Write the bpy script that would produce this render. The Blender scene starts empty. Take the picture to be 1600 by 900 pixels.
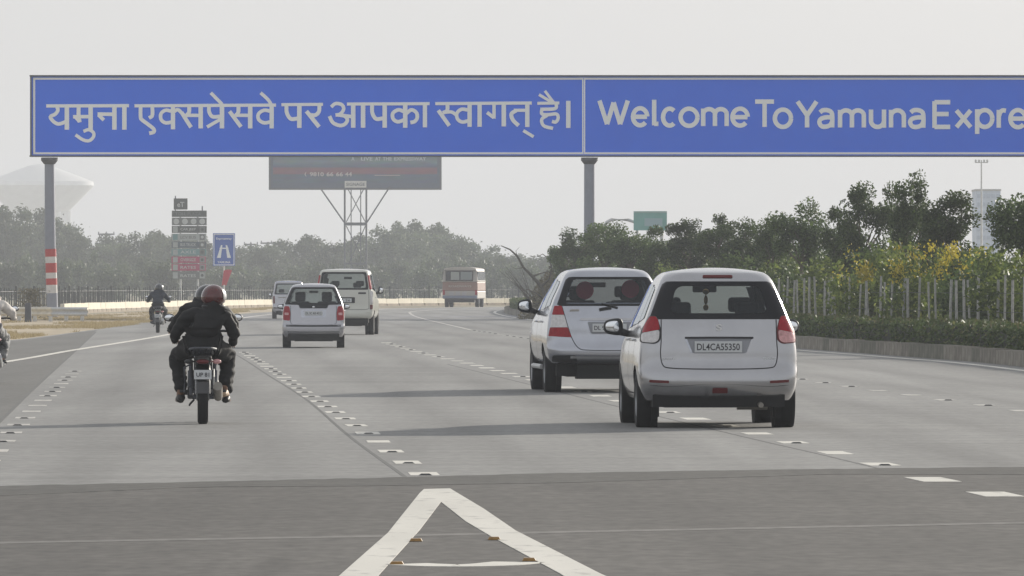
import bpy, bmesh, math, random
from mathutils import Vector, Matrix
from mathutils.geometry import tessellate_polygon

random.seed(7)
R = math.radians
sc = bpy.context.scene
COL = sc.collection

# ------------------------------------------------------------------ camera
F = 12000.0            # focal length in pixels of the 1600 px wide photograph
HOR = 447.0            # horizon row
CAMH = 1.5
cam_d = bpy.data.cameras.new('camera')
cam = bpy.data.objects.new('camera', cam_d)
COL.objects.link(cam)
cam.location = (0, 0, CAMH)
cam.rotation_euler = (R(90) - math.atan((450 - HOR) / F), 0, 0)
cam_d.sensor_width = 36
cam_d.lens = 36 * F / 1600
cam_d.clip_start = 1
cam_d.clip_end = 20000
sc.camera = cam

# ------------------------------------------------------------------ daylight
SUN_AZ = R(36)         # clockwise from +Y
SUN_EL = R(16.5)
world = bpy.data.worlds.new('World')
sc.world = world
world.use_nodes = True
wn = world.node_tree
wn.nodes.clear()
sky = wn.nodes.new('ShaderNodeTexSky')
sky.sky_type = 'NISHITA'
sky.sun_disc = False
sky.sun_elevation = SUN_EL
sky.sun_rotation = SUN_AZ
sky.air_density = 1.0
sky.dust_density = 2.0
sky.ozone_density = 1.0
hs = wn.nodes.new('ShaderNodeHueSaturation')
hs.inputs['Saturation'].default_value = .35     # winter smog: almost colourless sky all round
bg = wn.nodes.new('ShaderNodeBackground')
bg.inputs['Strength'].default_value = .14
wo = wn.nodes.new('ShaderNodeOutputWorld')
wn.links.new(sky.outputs[0], hs.inputs['Color'])
smog = wn.nodes.new('ShaderNodeMix')              # even smog veil over the clear-sky gradient
smog.data_type = 'RGBA'
smog.inputs[0].default_value = 0.8
smog.inputs[7].default_value = (3.98, 4.06, 4.22, 1)
wn.links.new(hs.outputs[0], smog.inputs[6])
wn.links.new(smog.outputs[2], bg.inputs['Color'])
wn.links.new(bg.outputs[0], wo.inputs['Surface'])

sun_d = bpy.data.lights.new('sun', 'SUN')
sun_d.energy = 4.6
sun_d.angle = R(0.9)
sun_d.color = (1.0, 0.93, 0.82)
sun = bpy.data.objects.new('sun', sun_d)
COL.objects.link(sun)
sdir = Vector((math.sin(SUN_AZ) * math.cos(SUN_EL), math.cos(SUN_AZ) * math.cos(SUN_EL), math.sin(SUN_EL)))
sun.rotation_euler = (-sdir).to_track_quat('-Z', 'Y').to_euler()
sun.location = (30, 40, 60)

sc.view_settings.view_transform = 'Standard'
sc.view_settings.look = 'None'
sc.view_settings.gamma = 1
sc.view_settings.exposure = 0.13
sc.cycles.volume_bounces = 1
sc.cycles.transparent_max_bounces = 24
sc.cycles.max_bounces = 8

# ------------------------------------------------------------------ helpers
def G(px, py, z=0.0):
    """ground point seen at a pixel of the photograph"""
    Y = CAMH * F / (py - HOR)
    return Vector(((px - 800) / F * Y, Y, z))

def A(px, py, Y):
    """point at distance Y seen at a pixel"""
    return Vector(((px - 800) / F * Y, Y, CAMH + (HOR - py) / F * Y))

def tag(o, label=None, cat=None, group=None, kind=None):
    if label: o['label'] = label
    if cat: o['category'] = cat
    if group: o['group'] = group
    if kind: o['kind'] = kind
    return o

def empty(name, loc=(0, 0, 0), rz=0.0):
    o = bpy.data.objects.new(name, None)
    o.empty_display_size = 0.3
    o.location = loc
    o.rotation_euler = (0, 0, rz)
    COL.objects.link(o)
    return o

def link(name, me, parent=None, loc=None):
    o = bpy.data.objects.new(name, me)
    COL.objects.link(o)
    if parent: o.parent = parent
    if loc is not None: o.location = loc
    return o

def children(o):
    return [c for c in bpy.data.objects if c.parent == o]

def copy_tree(o, kids, parent=None):
    c = o.copy(); COL.objects.link(c); c.parent = parent
    for k, sub in kids:
        copy_tree(k, sub, c)
    return c

def tree_of(o):
    return [(k, tree_of(k)) for k in children(o)]

class MB:
    """collects verts and faces of ONE mesh"""
    def __init__(s): s.v = []; s.f = []; s.mi = []; s.cur = 0; s.mats = []
    def use(s, m):
        if m not in s.mats: s.mats.append(m)
        s.cur = s.mats.index(m); return s
    def add(s, vs, fs):
        n = len(s.v); s.v += [tuple(v) for v in vs]
        for f in fs: s.f.append([i + n for i in f]); s.mi.append(s.cur)
        return s
    def box(s, c, d, rz=0, rx=0, ry=0, taper=1.0):
        M = Matrix.Translation(c) @ Matrix.Rotation(rz, 4, 'Z') @ Matrix.Rotation(ry, 4, 'Y') @ Matrix.Rotation(rx, 4, 'X')
        vs = []
        for z in (-.5, .5):
            t = taper if z > 0 else 1
            for x, y in ((-.5, -.5), (.5, -.5), (.5, .5), (-.5, .5)):
                vs.append(M @ Vector((x * d[0] * t, y * d[1] * t, z * d[2])))
        return s.add(vs, [(0, 3, 2, 1), (4, 5, 6, 7), (0, 1, 5, 4), (1, 2, 6, 5), (2, 3, 7, 6), (3, 0, 4, 7)])
    def tube(s, pts, rad, n=8, cap=True):
        pts = [Vector(p) for p in pts]
        if not hasattr(rad, '__len__'): rad = [rad] * len(pts)
        vs = []; fs = []
        d0 = (pts[1] - pts[0]).normalized()
        up = Vector((0, 0, 1)) if abs(d0.z) < .9 else Vector((1, 0, 0))
        for i, p in enumerate(pts):
            if i == 0: d = pts[1] - pts[0]
            elif i == len(pts) - 1: d = pts[-1] - pts[-2]
            else: d = pts[i + 1] - pts[i - 1]
            d.normalize()
            a = d.cross(up)
            if a.length < 1e-4: a = d.cross(Vector((0, 1, 0)))
            a.normalize(); b = a.cross(d)
            for k in range(n):
                t = 2 * math.pi * k / n
                vs.append(p + (a * math.cos(t) + b * math.sin(t)) * rad[i])
        for i in range(len(pts) - 1):
            for k in range(n):
                fs.append((i * n + k, i * n + (k + 1) % n, (i + 1) * n + (k + 1) % n, (i + 1) * n + k))
        if cap:
            fs.append(tuple(range(n))[::-1]); fs.append(tuple(range((len(pts) - 1) * n, len(pts) * n)))
        return s.add(vs, fs)
    def lathe(s, prof, M, n=24, arc=None):
        """prof (r, h) turned round local Z, placed by M"""
        vs = []; fs = []
        for r, h in prof:
            for k in range(n):
                t = 2 * math.pi * k / n
                vs.append(M @ Vector((r * math.cos(t), r * math.sin(t), h)))
        for i in range(len(prof) - 1):
            for k in range(n):
                fs.append((i * n + k, i * n + (k + 1) % n, (i + 1) * n + (k + 1) % n, (i + 1) * n + k))
        return s.add(vs, fs)
    def ball(s, c, r, n=14, m=9, fn=None):
        c = Vector(c); r = r if hasattr(r, '__len__') else (r, r, r)
        vs = []; fs = []
        for i in range(m + 1):
            ph = math.pi * i / m
            for k in range(n):
                t = 2 * math.pi * k / n
                p = Vector((r[0] * math.sin(ph) * math.cos(t), r[1] * math.sin(ph) * math.sin(t), r[2] * math.cos(ph)))
                if fn: p = fn(p)
                vs.append(c + p)
        for i in range(m):
            for k in range(n):
                fs.append((i * n + k, (i + 1) * n + k, (i + 1) * n + (k + 1) % n, i * n + (k + 1) % n))
        return s.add(vs, fs)
    def poly(s, pts, z0, z1=None):
        """flat polygon in XY (tessellated); solid if z1 given"""
        P = [Vector((p[0], p[1], 0)) for p in pts]
        tris = tessellate_polygon([P]); n = len(P)
        top = z0 if z1 is None else z1
        fs = []
        for t in tris:
            a, b, c = P[t[0]], P[t[1]], P[t[2]]
            if (b - a).cross(c - a).z < 0: t = (t[0], t[2], t[1])
            fs.append(tuple(t))
        s.add([(p.x, p.y, top) for p in P], fs)
        if z1 is not None:
            area = sum(P[i].x * P[(i + 1) % n].y - P[(i + 1) % n].x * P[i].y for i in range(n))
            vs = [(p.x, p.y, z0) for p in P] + [(p.x, p.y, z1) for p in P]
            fs = [((i, (i + 1) % n, n + (i + 1) % n, n + i) if area > 0 else (n + i, n + (i + 1) % n, (i + 1) % n, i)) for i in range(n)]
            s.add(vs, fs)
        return s
    def mesh(s, name, mat=None, smooth=False, doubles=0.0, fixn=False):
        me = bpy.data.meshes.new(name)
        me.from_pydata(s.v, [], s.f)
        mats = s.mats if s.mats else ([mat] if mat else [])
        for m in mats: me.materials.append(m)
        if s.mats: me.polygons.foreach_set('material_index', s.mi)
        if doubles or fixn:
            bm = bmesh.new(); bm.from_mesh(me)
            if doubles: bmesh.ops.remove_doubles(bm, verts=bm.verts, dist=doubles)
            if fixn: bmesh.ops.recalc_face_normals(bm, faces=bm.faces)
            bm.to_mesh(me); bm.free()
        if smooth:
            me.polygons.foreach_set('use_smooth', [True] * len(me.polygons))
            if smooth != True: me.set_sharp_from_angle(angle=R(smooth))
        me.update()
        return me
    def build(s, name, mat=None, parent=None, smooth=False, doubles=0.0, fixn=False, bevel=0):
        o = link(name, s.mesh(name, mat, smooth, doubles, fixn), parent)
        if bevel:
            b = o.modifiers.new('bevel', 'BEVEL'); b.width = bevel; b.segments = 2; b.limit_method = 'ANGLE'
        return o

# ------------------------------------------------------------------ materials
def mat(name, col, rough=.6, metal=0.0, var=0.0, scale=3.0, bump=0.0, bscale=None, coat=0.0, col2=None, stretch=None, spec=.5, detail=5):
    m = bpy.data.materials.new(name); m.use_nodes = True
    nt = m.node_tree; b = nt.nodes['Principled BSDF']
    b.inputs['Roughness'].default_value = rough
    b.inputs['Metallic'].default_value = metal
    b.inputs['Specular IOR Level'].default_value = spec
    if coat: b.inputs['Coat Weight'].default_value = coat; b.inputs['Coat Roughness'].default_value = .06
    c = (*col, 1)
    b.inputs['Base Color'].default_value = c
    if var or col2 or bump:
        tc = nt.nodes.new('ShaderNodeTexCoord'); mp = nt.nodes.new('ShaderNodeMapping')
        if stretch: mp.inputs['Scale'].default_value = stretch
        nt.links.new(tc.outputs['Object'], mp.inputs['Vector'])
        no = nt.nodes.new('ShaderNodeTexNoise'); no.inputs['Scale'].default_value = scale; no.inputs['Detail'].default_value = detail
        no.inputs['Roughness'].default_value = .65
        nt.links.new(mp.outputs[0], no.inputs['Vector'])
        if var or col2:
            rp = nt.nodes.new('ShaderNodeValToRGB')
            rp.color_ramp.elements[0].position = .32; rp.color_ramp.elements[1].position = .68
            a = [x * (1 - var) for x in col]; bb = [min(1, x * (1 + var)) for x in (col2 or col)]
            rp.color_ramp.elements[0].color = (*a, 1); rp.color_ramp.elements[1].color = (*bb, 1)
            nt.links.new(no.outputs['Fac'], rp.inputs[0]); nt.links.new(rp.outputs[0], b.inputs['Base Color'])
        if bump:
            n2 = nt.nodes.new('ShaderNodeTexNoise'); n2.inputs['Scale'].default_value = bscale or scale * 6; n2.inputs['Detail'].default_value = 4
            nt.links.new(mp.outputs[0], n2.inputs['Vector'])
            bp = nt.nodes.new('ShaderNodeBump'); bp.inputs['Strength'].default_value = bump; bp.inputs['Distance'].default_value = .02
            nt.links.new(n2.outputs['Fac'], bp.inputs['Height']); nt.links.new(bp.outputs[0], b.inputs['Normal'])
    return m

def leafmat(name, c1, c2, c3=None, trans=.34):
    """foliage: colour differs leaf by leaf (random per island)"""
    m = bpy.data.materials.new(name); m.use_nodes = True
    nt = m.node_tree; nt.nodes.clear()
    g = nt.nodes.new('ShaderNodeNewGeometry'); rp = nt.nodes.new('ShaderNodeValToRGB')
    rp.color_ramp.elements[0].color = (*c1, 1); rp.color_ramp.elements[1].color = (*c2, 1)
    if c3:
        e = rp.color_ramp.elements.new(.86); e.color = (*c2, 1); rp.color_ramp.elements[-1].color = (*c3, 1)
    nt.links.new(g.outputs['Random Per Island'], rp.inputs[0])
    oi = nt.nodes.new('ShaderNodeObjectInfo'); hv = nt.nodes.new('ShaderNodeHueSaturation')
    mr = nt.nodes.new('ShaderNodeMapRange'); mr.inputs['To Min'].default_value = .7; mr.inputs['To Max'].default_value = 1.3
    nt.links.new(oi.outputs['Random'], mr.inputs['Value']); nt.links.new(mr.outputs[0], hv.inputs['Value'])
    nt.links.new(rp.outputs[0], hv.inputs['Color'])
    d = nt.nodes.new('ShaderNodeBsdfPrincipled'); d.inputs['Roughness'].default_value = .55; d.inputs['Specular IOR Level'].default_value = .3
    t = nt.nodes.new('ShaderNodeBsdfTranslucent'); mx = nt.nodes.new('ShaderNodeMixShader'); mx.inputs[0].default_value = trans
    nt.links.new(hv.outputs[0], d.inputs['Base Color']); nt.links.new(hv.outputs[0], t.inputs['Color'])
    nt.links.new(d.outputs[0], mx.inputs[1]); nt.links.new(t.outputs[0], mx.inputs[2])
    o = nt.nodes.new('ShaderNodeOutputMaterial'); nt.links.new(mx.outputs[0], o.inputs['Surface'])
    return m

def glassmat(name, tint, gloss=.12):
    m = bpy.data.materials.new(name); m.use_nodes = True
    nt = m.node_tree; nt.nodes.clear()
    t = nt.nodes.new('ShaderNodeBsdfTransparent'); t.inputs['Color'].default_value = (*tint, 1)
    g = nt.nodes.new('ShaderNodeBsdfGlossy'); g.inputs['Roughness'].default_value = .05; g.inputs['Color'].default_value = (.9, .95, 1, 1)
    lw = nt.nodes.new('ShaderNodeFresnel'); lw.inputs['IOR'].default_value = 1.5
    ad = nt.nodes.new('ShaderNodeMath'); ad.operation = 'MAXIMUM'; ad.inputs[1].default_value = gloss
    mx = nt.nodes.new('ShaderNodeMixShader')
    nt.links.new(lw.outputs[0], ad.inputs[0]); nt.links.new(ad.outputs[0], mx.inputs[0])
    nt.links.new(t.outputs[0], mx.inputs[1]); nt.links.new(g.outputs[0], mx.inputs[2])
    o = nt.nodes.new('ShaderNodeOutputMaterial'); nt.links.new(mx.outputs[0], o.inputs['Surface'])
    return m

def roadmat(name, base, warm=0.0, speck=.12, patch=.10, joint=False, track=.0, stains=()):
    """worn paving: aggregate speckle, long tyre-polished bands, wide stains"""
    m = bpy.data.materials.new(name); m.use_nodes = True
    nt = m.node_tree; b = nt.nodes['Principled BSDF']; L = nt.links.new
    b.inputs['Roughness'].default_value = .72; b.inputs['Specular IOR Level'].default_value = .35
    tc = nt.nodes.new('ShaderNodeTexCoord')
    def noise(scale, vec, detail=4):
        n = nt.nodes.new('ShaderNodeTexNoise'); n.inputs['Scale'].default_value = 1; n.inputs['Detail'].default_value = detail
        mp = nt.nodes.new('ShaderNodeMapping'); mp.inputs['Scale'].default_value = tuple(scale * v for v in vec)
        L(tc.outputs['Object'], mp.inputs['Vector']); L(mp.outputs[0], n.inputs['Vector']); return n.outputs['Fac']
    def mapr(src, lo, hi, a=.3, c=.7):
        r = nt.nodes.new('ShaderNodeMapRange'); r.inputs['From Min'].default_value = a; r.inputs['From Max'].default_value = c
        r.inputs['To Min'].default_value = lo; r.inputs['To Max'].default_value = hi; L(src, r.inputs['Value']); return r.outputs[0]
    def mul(x, y):
        k = nt.nodes.new('ShaderNodeMath'); k.operation = 'MULTIPLY'; L(x, k.inputs[0]); L(y, k.inputs[1]); return k.outputs[0]
    v = mapr(noise(9, (1, .35, 1), 3), 1 - speck, 1 + speck)
    v = mul(v, mapr(noise(.35, (.5, .12, 1), 5), 1 - patch, 1 + patch))
    v = mul(v, mapr(noise(.9, (1.3, .022, 1), 4), 1 - patch * .8, 1 + patch * .8))
    v = mul(v, mapr(noise(1.3, (.12, 1.0, 1), 4), 1 - patch * .7, 1 + patch * .5))
    if joint:
        sp = nt.nodes.new('ShaderNodeSeparateXYZ'); L(tc.outputs['Object'], sp.inputs[0])
        md = nt.nodes.new('ShaderNodeMath'); md.operation = 'PINGPONG'; md.inputs[1].default_value = 2.5; L(sp.outputs['Y'], md.inputs[0])
        v = mul(v, mapr(md.outputs[0], .90, 1.0, .0, .06))
    def mth(op, a, b_=None, c_=None):
        k = nt.nodes.new('ShaderNodeMath'); k.operation = op
        for i_, q in enumerate((a, b_, c_)):
            if q is None: continue
            if isinstance(q, (int, float)): k.inputs[i_].default_value = q
            else: L(q, k.inputs[i_])
        return k.outputs[0]
    if track or stains:
        sp2 = nt.nodes.new('ShaderNodeSeparateXYZ'); L(tc.outputs['Object'], sp2.inputs[0])
        wob = mth('MULTIPLY', mth('SUBTRACT', noise(.8, (.6, .6, 1), 4), .5), 1.6)
    if track:      # polished, darkened wheel paths either side of each lane centre
        u = mth('ADD', sp2.outputs['X'], mth('MULTIPLY', sp2.outputs['Y'], .0442))
        f = mth('FRACT', mth('DIVIDE', mth('ADD', u, -1.98 + 38.5), 3.85))
        bnd = mth('ABSOLUTE', mth('SUBTRACT', mth('ABSOLUTE', mth('SUBTRACT', f, .5)), .22))
        v = mul(v, mapr(mth('ADD', bnd, mth('MULTIPLY', wob, .03)), 1 - track, 1.0, .0, .13))
    for (sx, sy, rx, ry, amt) in stains:
        dx = mth('DIVIDE', mth('SUBTRACT', sp2.outputs['X'], sx), rx); dy = mth('DIVIDE', mth('SUBTRACT', sp2.outputs['Y'], sy), ry)
        d = mth('ADD', mth('SQRT', mth('ADD', mth('MULTIPLY', dx, dx), mth('MULTIPLY', dy, dy))), mth('MULTIPLY', wob, 1.1))
        v = mul(v, mapr(d, 1 - amt, 1.0, .3, 1.15))
    hs_ = nt.nodes.new('ShaderNodeHueSaturation'); hs_.inputs['Color'].default_value = (*base, 1)
    L(v, hs_.inputs['Value'])
    L(hs_.outputs[0], b.inputs['Base Color'])
    bp = nt.nodes.new('ShaderNodeBump'); bp.inputs['Strength'].default_value = .14; bp.inputs['Distance'].default_value = .01
    L(noise(60, (1, 1, 1), 3), bp.inputs['Height']); L(bp.outputs[0], b.inputs['Normal'])
    return m

M = {}
M['road'] = roadmat('grey concrete', (.243, .241, .234), speck=.12, patch=.15, joint=True, track=.17, stains=((5.0, 66, .5, 3.5, .12), (.8, 78, .8, 2.5, .10), (-3.2, 70, 1.2, 2, .08), (2.8, 95, 2.5, 2, .08), (-1, 120, 2.5, 3, .10), (3, 140, 3, 3, .08)))
M['apron'] = roadmat('worn asphalt', (.088, .083, .076), speck=.30, patch=.20, track=.12, stains=((0.34, 59.02, 0.3, 1.6, 0.3), (0.5, 56.6, 0.35, 1.2, 0.22), (-1.27, 41.1, 0.1, 2.2, 0.28), (-1.28, 44.44, 0.14, 0.7, 0.22), (1.38, 51.72, 0.6, 1.5, 0.16), (-1.92, 48.91, 0.5, 2, 0.12), (2.18, 43.58, 0.5, 1.8, 0.1), (-2.76, 50.99, 0.6, 2, 0.1)))
M['apron_edge'] = roadmat('dark asphalt seam', (.070, .068, .062), speck=.25, patch=.2)
M['shoulder'] = roadmat('shoulder asphalt', (.135, .133, .126), speck=.14, patch=.12)
M['tar'] = mat('tar joint', (.10, .10, .098), .7, var=.2)
def wornpaint(name, col, under, lo, hi):
    m = bpy.data.materials.new(name); m.use_nodes = True; nt = m.node_tree; b = nt.nodes['Principled BSDF']; b.inputs['Roughness'].default_value = .65; L = nt.links.new
    tc = nt.nodes.new('ShaderNodeTexCoord'); geo = nt.nodes.new('ShaderNodeNewGeometry')
    def nz(sc_, st, det):
        mp = nt.nodes.new('ShaderNodeMapping'); mp.inputs['Scale'].default_value = tuple(sc_ * q for q in st); n = nt.nodes.new('ShaderNodeTexNoise'); n.inputs['Scale'].default_value = 1; n.inputs['Detail'].default_value = det
        L(geo.outputs['Position'], mp.inputs['Vector']); L(mp.outputs[0], n.inputs['Vector']); return n.outputs['Fac']
    r = nt.nodes.new('ShaderNodeMapRange'); r.inputs['From Min'].default_value = lo; r.inputs['From Max'].default_value = hi; L(nz(7, (1, .35, 1), 8), r.inputs['Value'])
    d = nt.nodes.new('ShaderNodeMapRange'); d.inputs['From Min'].default_value = .3; d.inputs['From Max'].default_value = .7; d.inputs['To Min'].default_value = .84; d.inputs['To Max'].default_value = 1.05; L(nz(.9, (1.5, .25, 1), 5), d.inputs['Value'])
    mx = nt.nodes.new('ShaderNodeMix'); mx.data_type = 'RGBA'; mx.inputs[6].default_value = (*col, 1); mx.inputs[7].default_value = (*under, 1); L(r.outputs[0], mx.inputs[0])
    h = nt.nodes.new('ShaderNodeHueSaturation'); L(mx.outputs[2], h.inputs['Color']); L(d.outputs[0], h.inputs['Value']); L(h.outputs[0], b.inputs['Base Color'])
    return m
M['paint'] = wornpaint('road paint', (.68, .66, .60), (.30, .29, .27), .56, .80)
M['paintworn'] = wornpaint('worn road paint', (.58, .56, .52), (.27, .265, .25), .42, .72)
M['stud'] = mat('stud black', (.06, .06, .06), .6)
M['amber'] = mat('amber stud', (.30, .17, .05), .35, var=.2, scale=20)
M['ground'] = mat('dry earth and scrub', (.16, .15, .10), .9, var=.3, scale=.4, col2=(.26, .23, .15), bump=.4)
M['verge'] = mat('dry grass and sand', (.30, .235, .15), .95, var=.22, scale=.55, col2=(.44, .37, .26), bump=.5, bscale=12, stretch=(1, .25, 1))
M['soil'] = mat('soil', (.12, .10, .07), .95, var=.3, scale=1)
M['kerb2'] = mat('pale kerb stone', (.27, .245, .205), .85, var=.4, scale=2.2, bump=.5, bscale=30)
M['kerb3'] = mat('mossy kerb stone', (.17, .165, .13), .85, var=.4, scale=2.2, bump=.5, bscale=30)
M['kerb'] = mat('kerb stone', (.22, .20, .165), .85, var=.45, scale=2.2, bump=.5, bscale=30)
M['barrier'] = mat('cream barrier paint', (.72, .66, .52), .7, var=.12, scale=1.2)
M['barrier_base'] = mat('dusty barrier foot', (.27, .22, .16), .9, var=.2, scale=2)
M['galv'] = mat('galvanised steel', (.55, .56, .56), .45, .35, var=.12, scale=5)
M['rail'] = mat('cream painted steel', (.66, .61, .50), .5, 0, var=.15, scale=3)
M['pole'] = mat('grey blue pole paint', (.27, .29, .35), .5, .1, var=.06, scale=3)
M['polew'] = mat('white pole paint', (.70, .68, .66), .6, var=.1, scale=5)
M['poler'] = mat('red pole paint', (.50, .05, .045), .55, var=.12, scale=6)
M['darkmetal'] = mat('dark steel', (.09, .095, .11), .5, .3, var=.2)
M['blue'] = mat('sign blue', (.003, .150, 1.0), .5, var=.06, scale=.35, spec=.3)
M['signwhite'] = mat('sign lettering', (.95, .98, 1.0), .4, spec=.5)
M['steel'] = mat('lattice steel', (.10, .11, .13), .6, .3, var=.15)
M['fence'] = mat('fence concrete', (.36, .36, .34), .8, var=.45, scale=6)
M['fencefar'] = mat('fence iron', (.05, .055, .055), .7, var=.2)
M['white'] = mat('white paint', (.72, .72, .70), .5, var=.05)
M['bark'] = mat('bark', (.13, .105, .08), .9, var=.3, scale=8, bump=.5, stretch=(1, 1, .2))
M['barkpale'] = mat('bare branch bark', (.10, .09, .075), .9, var=.3, scale=8)
M['leaf'] = leafmat('leaf dark', (.032, .058, .016), (.120, .170, .052))
M['leafd'] = leafmat('leaf deep', (.026, .046, .014), (.102, .148, .046))
M['leafshrub'] = leafmat('leaf shrub', (.06, .095, .022), (.19, .24, .06), (.30, .32, .08), .4)
M['leafhedge'] = leafmat('leaf hedge', (.055, .095, .022), (.13, .18, .05), (.24, .23, .09), .35)
M['leaffar'] = leafmat('leaf far', (.045, .065, .035), (.115, .145, .075))
M['dryleaf'] = leafmat('dry twig leaf', (.10, .09, .05), (.20, .17, .10))
M['flower'] = leafmat('yellow blossom', (.45, .36, .03), (.66, .56, .08), trans=.3)
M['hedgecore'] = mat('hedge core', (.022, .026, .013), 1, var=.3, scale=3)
# ------------------------------------------------------------------ the ground and the roads
def smooth_px(pts, n=6):
    """Catmull-Rom through points"""
    out = []
    P = [Vector((p[0], p[1])) for p in pts]
    for i in range(len(P) - 1):
        a = P[i - 1] if i else P[0] * 2 - P[1]
        b, c = P[i], P[i + 1]
        d = P[i + 2] if i + 2 < len(P) else P[-1] * 2 - P[-2]
        for k in range(n):
            t = k / n
            out.append(.5 * ((2 * b) + (c - a) * t + (2 * a - 5 * b + 4 * c - d) * t * t + (3 * b - a - 3 * c + d) * t ** 3))
    out.append(P[-1]); return out

def wline(pts, n=6):
    """photo points on the ground -> smooth world polyline"""
    return smooth_px([G(*p).xy for p in pts], n)

def ribbon(mb, line, w, z):
    vs = []; fs = []
    for i, p in enumerate(line):
        d = (line[min(i + 1, len(line) - 1)] - line[max(i - 1, 0)]).normalized()
        nrm = Vector((-d.y, d.x)) * w / 2
        vs += [(p.x + nrm.x, p.y + nrm.y, z), (p.x - nrm.x, p.y - nrm.y, z)]
    n = len(line)
    for i in range(n - 1):
        fs.append((2 * i, 2 * i + 1, 2 * i + 3, 2 * i + 2))
    vs += [(v[0], v[1], 0) for v in vs]; m = 2 * n          # edges go down to the ground
    for i in range(n - 1):
        fs.append((2 * i, 2 * i + 2, m + 2 * i + 2, m + 2 * i)); fs.append((2 * i + 1, m + 2 * i + 1, m + 2 * i + 3, 2 * i + 3))
    fs.append((0, m, m + 1, 1)); fs.append((2 * n - 2, 2 * n - 1, m + 2 * n - 1, m + 2 * n - 2))
    mb.add(vs, fs)

def dash_mesh(name, line, c, length, w, z, parent, m):
    """one dash centred at arc position c along line"""
    pass

def at_len(line, s):
    for i in range(len(line) - 1):
        d = (line[i + 1] - line[i]).length
        if s <= d or i == len(line) - 2:
            t = s / d
            return line[i].lerp(line[i + 1], t), (line[i + 1] - line[i]).normalized()
        s -= d

def llen(line): return sum((line[i + 1] - line[i]).length for i in range(len(line) - 1))

ground = MB()
ground.add([(-1500, -150, 0), (1500, -150, 0), (1500, 3300, 0), (-1500, 3300, 0)], [(0, 1, 2, 3)])
ground = tag(ground.build('ground', M['ground']), kind='structure')

EDGE_L = [(-420, 640), (-200, 596), (15, 565), (118, 547), (218, 531), (270, 521.5), (330, 508), (367, 499), (420, 492), (500, 487), (600, 483.2), (700, 481), (830, 479.5), (1000, 478.6)]
KERB = [(2100, 640), (1600, 574), (1420, 558), (1240, 544), (1080, 528), (940, 511), (834, 498), (800, 492.5), (788, 488), (800, 484.5), (850, 482.2), (1000, 480.2)]
kl = wline(KERB)
# concrete carriageway
edgeverge = wline([(-420, 560), (-200, 548), (0, 533), (60, 527), (160, 513.5), (250, 501), (400, 489), (500, 485), (600, 482), (700, 480.5), (830, 479), (1000, 478)])
road_pts = [Vector((-34, 20)), Vector((34, 20)), Vector((34, 90))] + kl + [p for p in reversed(edgeverge)]
rd = MB().poly([(p.x, p.y) for p in road_pts], .004, .008)
road = tag(rd.build('road', M['road']), kind='structure')
# darker asphalt left of the long joint
sh = [(-700, 1900), (-300, 960), (0, 662), (60, 604), (118, 549), (146, 521), (152, 516), (100, 523), (60, 528.5), (0, 535), (-200, 550), (-420, 562), (-800, 640)]
shp = [G(*p).xy for p in sh]
shoulder = tag(MB().poly([(p.x, p.y) for p in shp], .004, .010).build('shoulder', M['shoulder']), kind='structure')
# sandy verge
vt = wline([(-700, 512), (0, 497), (140, 491), (280, 485), (400, 482), (600, 480.6), (830, 478.8), (1000, 477.6)])
vb = wline([(-700, 590), (-200, 549), (0, 534), (60, 528), (160, 514.5), (250, 501.5), (400, 489.5), (500, 485.5), (600, 482.3), (830, 479.2), (1000, 478.1)])
verge = tag(MB().poly([(p.x, p.y) for p in vt + vb[::-1]], 0, .003).build('verge', M['verge']), kind='structure')
# near asphalt apron
top = [(-500, 772), (0, 762), (300, 755.5), (560, 750), (900, 741), (1300, 735), (1600, 732), (2200, 727)]
def ragged(pts, amp, seed):
    rr = random.Random(seed); P = [G(*p).xy for p in pts]; out = []
    for i in range(len(P) - 1):
        for q in range(14): out.append(P[i].lerp(P[i + 1], q / 14) + Vector((0, rr.uniform(-amp, amp))))
    return out + [P[-1]]
tp = ragged(top, .10, 1)
ap = MB().poly([(p.x, p.y) for p in tp] + [(30, 10), (-30, 10)], .004, .0115)
apron = tag(ap.build('asphalt_apron', M['apron']), kind='structure')
band = tp + ragged([(p[0], p[1] + 12 + 4 * math.sin(i * 2.1)) for i, p in enumerate(top)], .04, 5)[::-1]
MB().poly([(p.x, p.y) for p in band], .004, .0135).build('seam_band', M['apron_edge'], apron)

# -------- markings: parts of the road
def dashes(pts, spacing, length, w, parent, m, z=.0095, off=0.0, first=0.0, last=None, studs=None, stud_every=1):
    line = wline(pts, 8); s = first; Lg = llen(line) if last is None else last; k = 0
    mb = MB(); mb.box((0, 0, -.002), (w, length, .006))
    vs = mb.mesh('lane_dash', m)
    while s < Lg:
        p, d = at_len(line, s)
        ang = math.atan2(-d.x, d.y)
        nrm = Vector((d.y, -d.x))
        q = p + nrm * off
        o = link('lane_dash', vs, parent, (q.x, q.y, z)); o.rotation_euler.z = ang + random.uniform(-.01, .01)
        o.scale = (random.uniform(.9, 1.05), random.uniform(.8, 1.1), 1)
        if studs and k % stud_every == 0 and random.random() < .8:
            so = link('lane_stud', studs, parent, (q.x + nrm.x * .02, q.y - .45 + nrm.y * .02, z)); so.rotation_euler.z = ang
        s += spacing * random.uniform(.97, 1.03); k += 1

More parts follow.
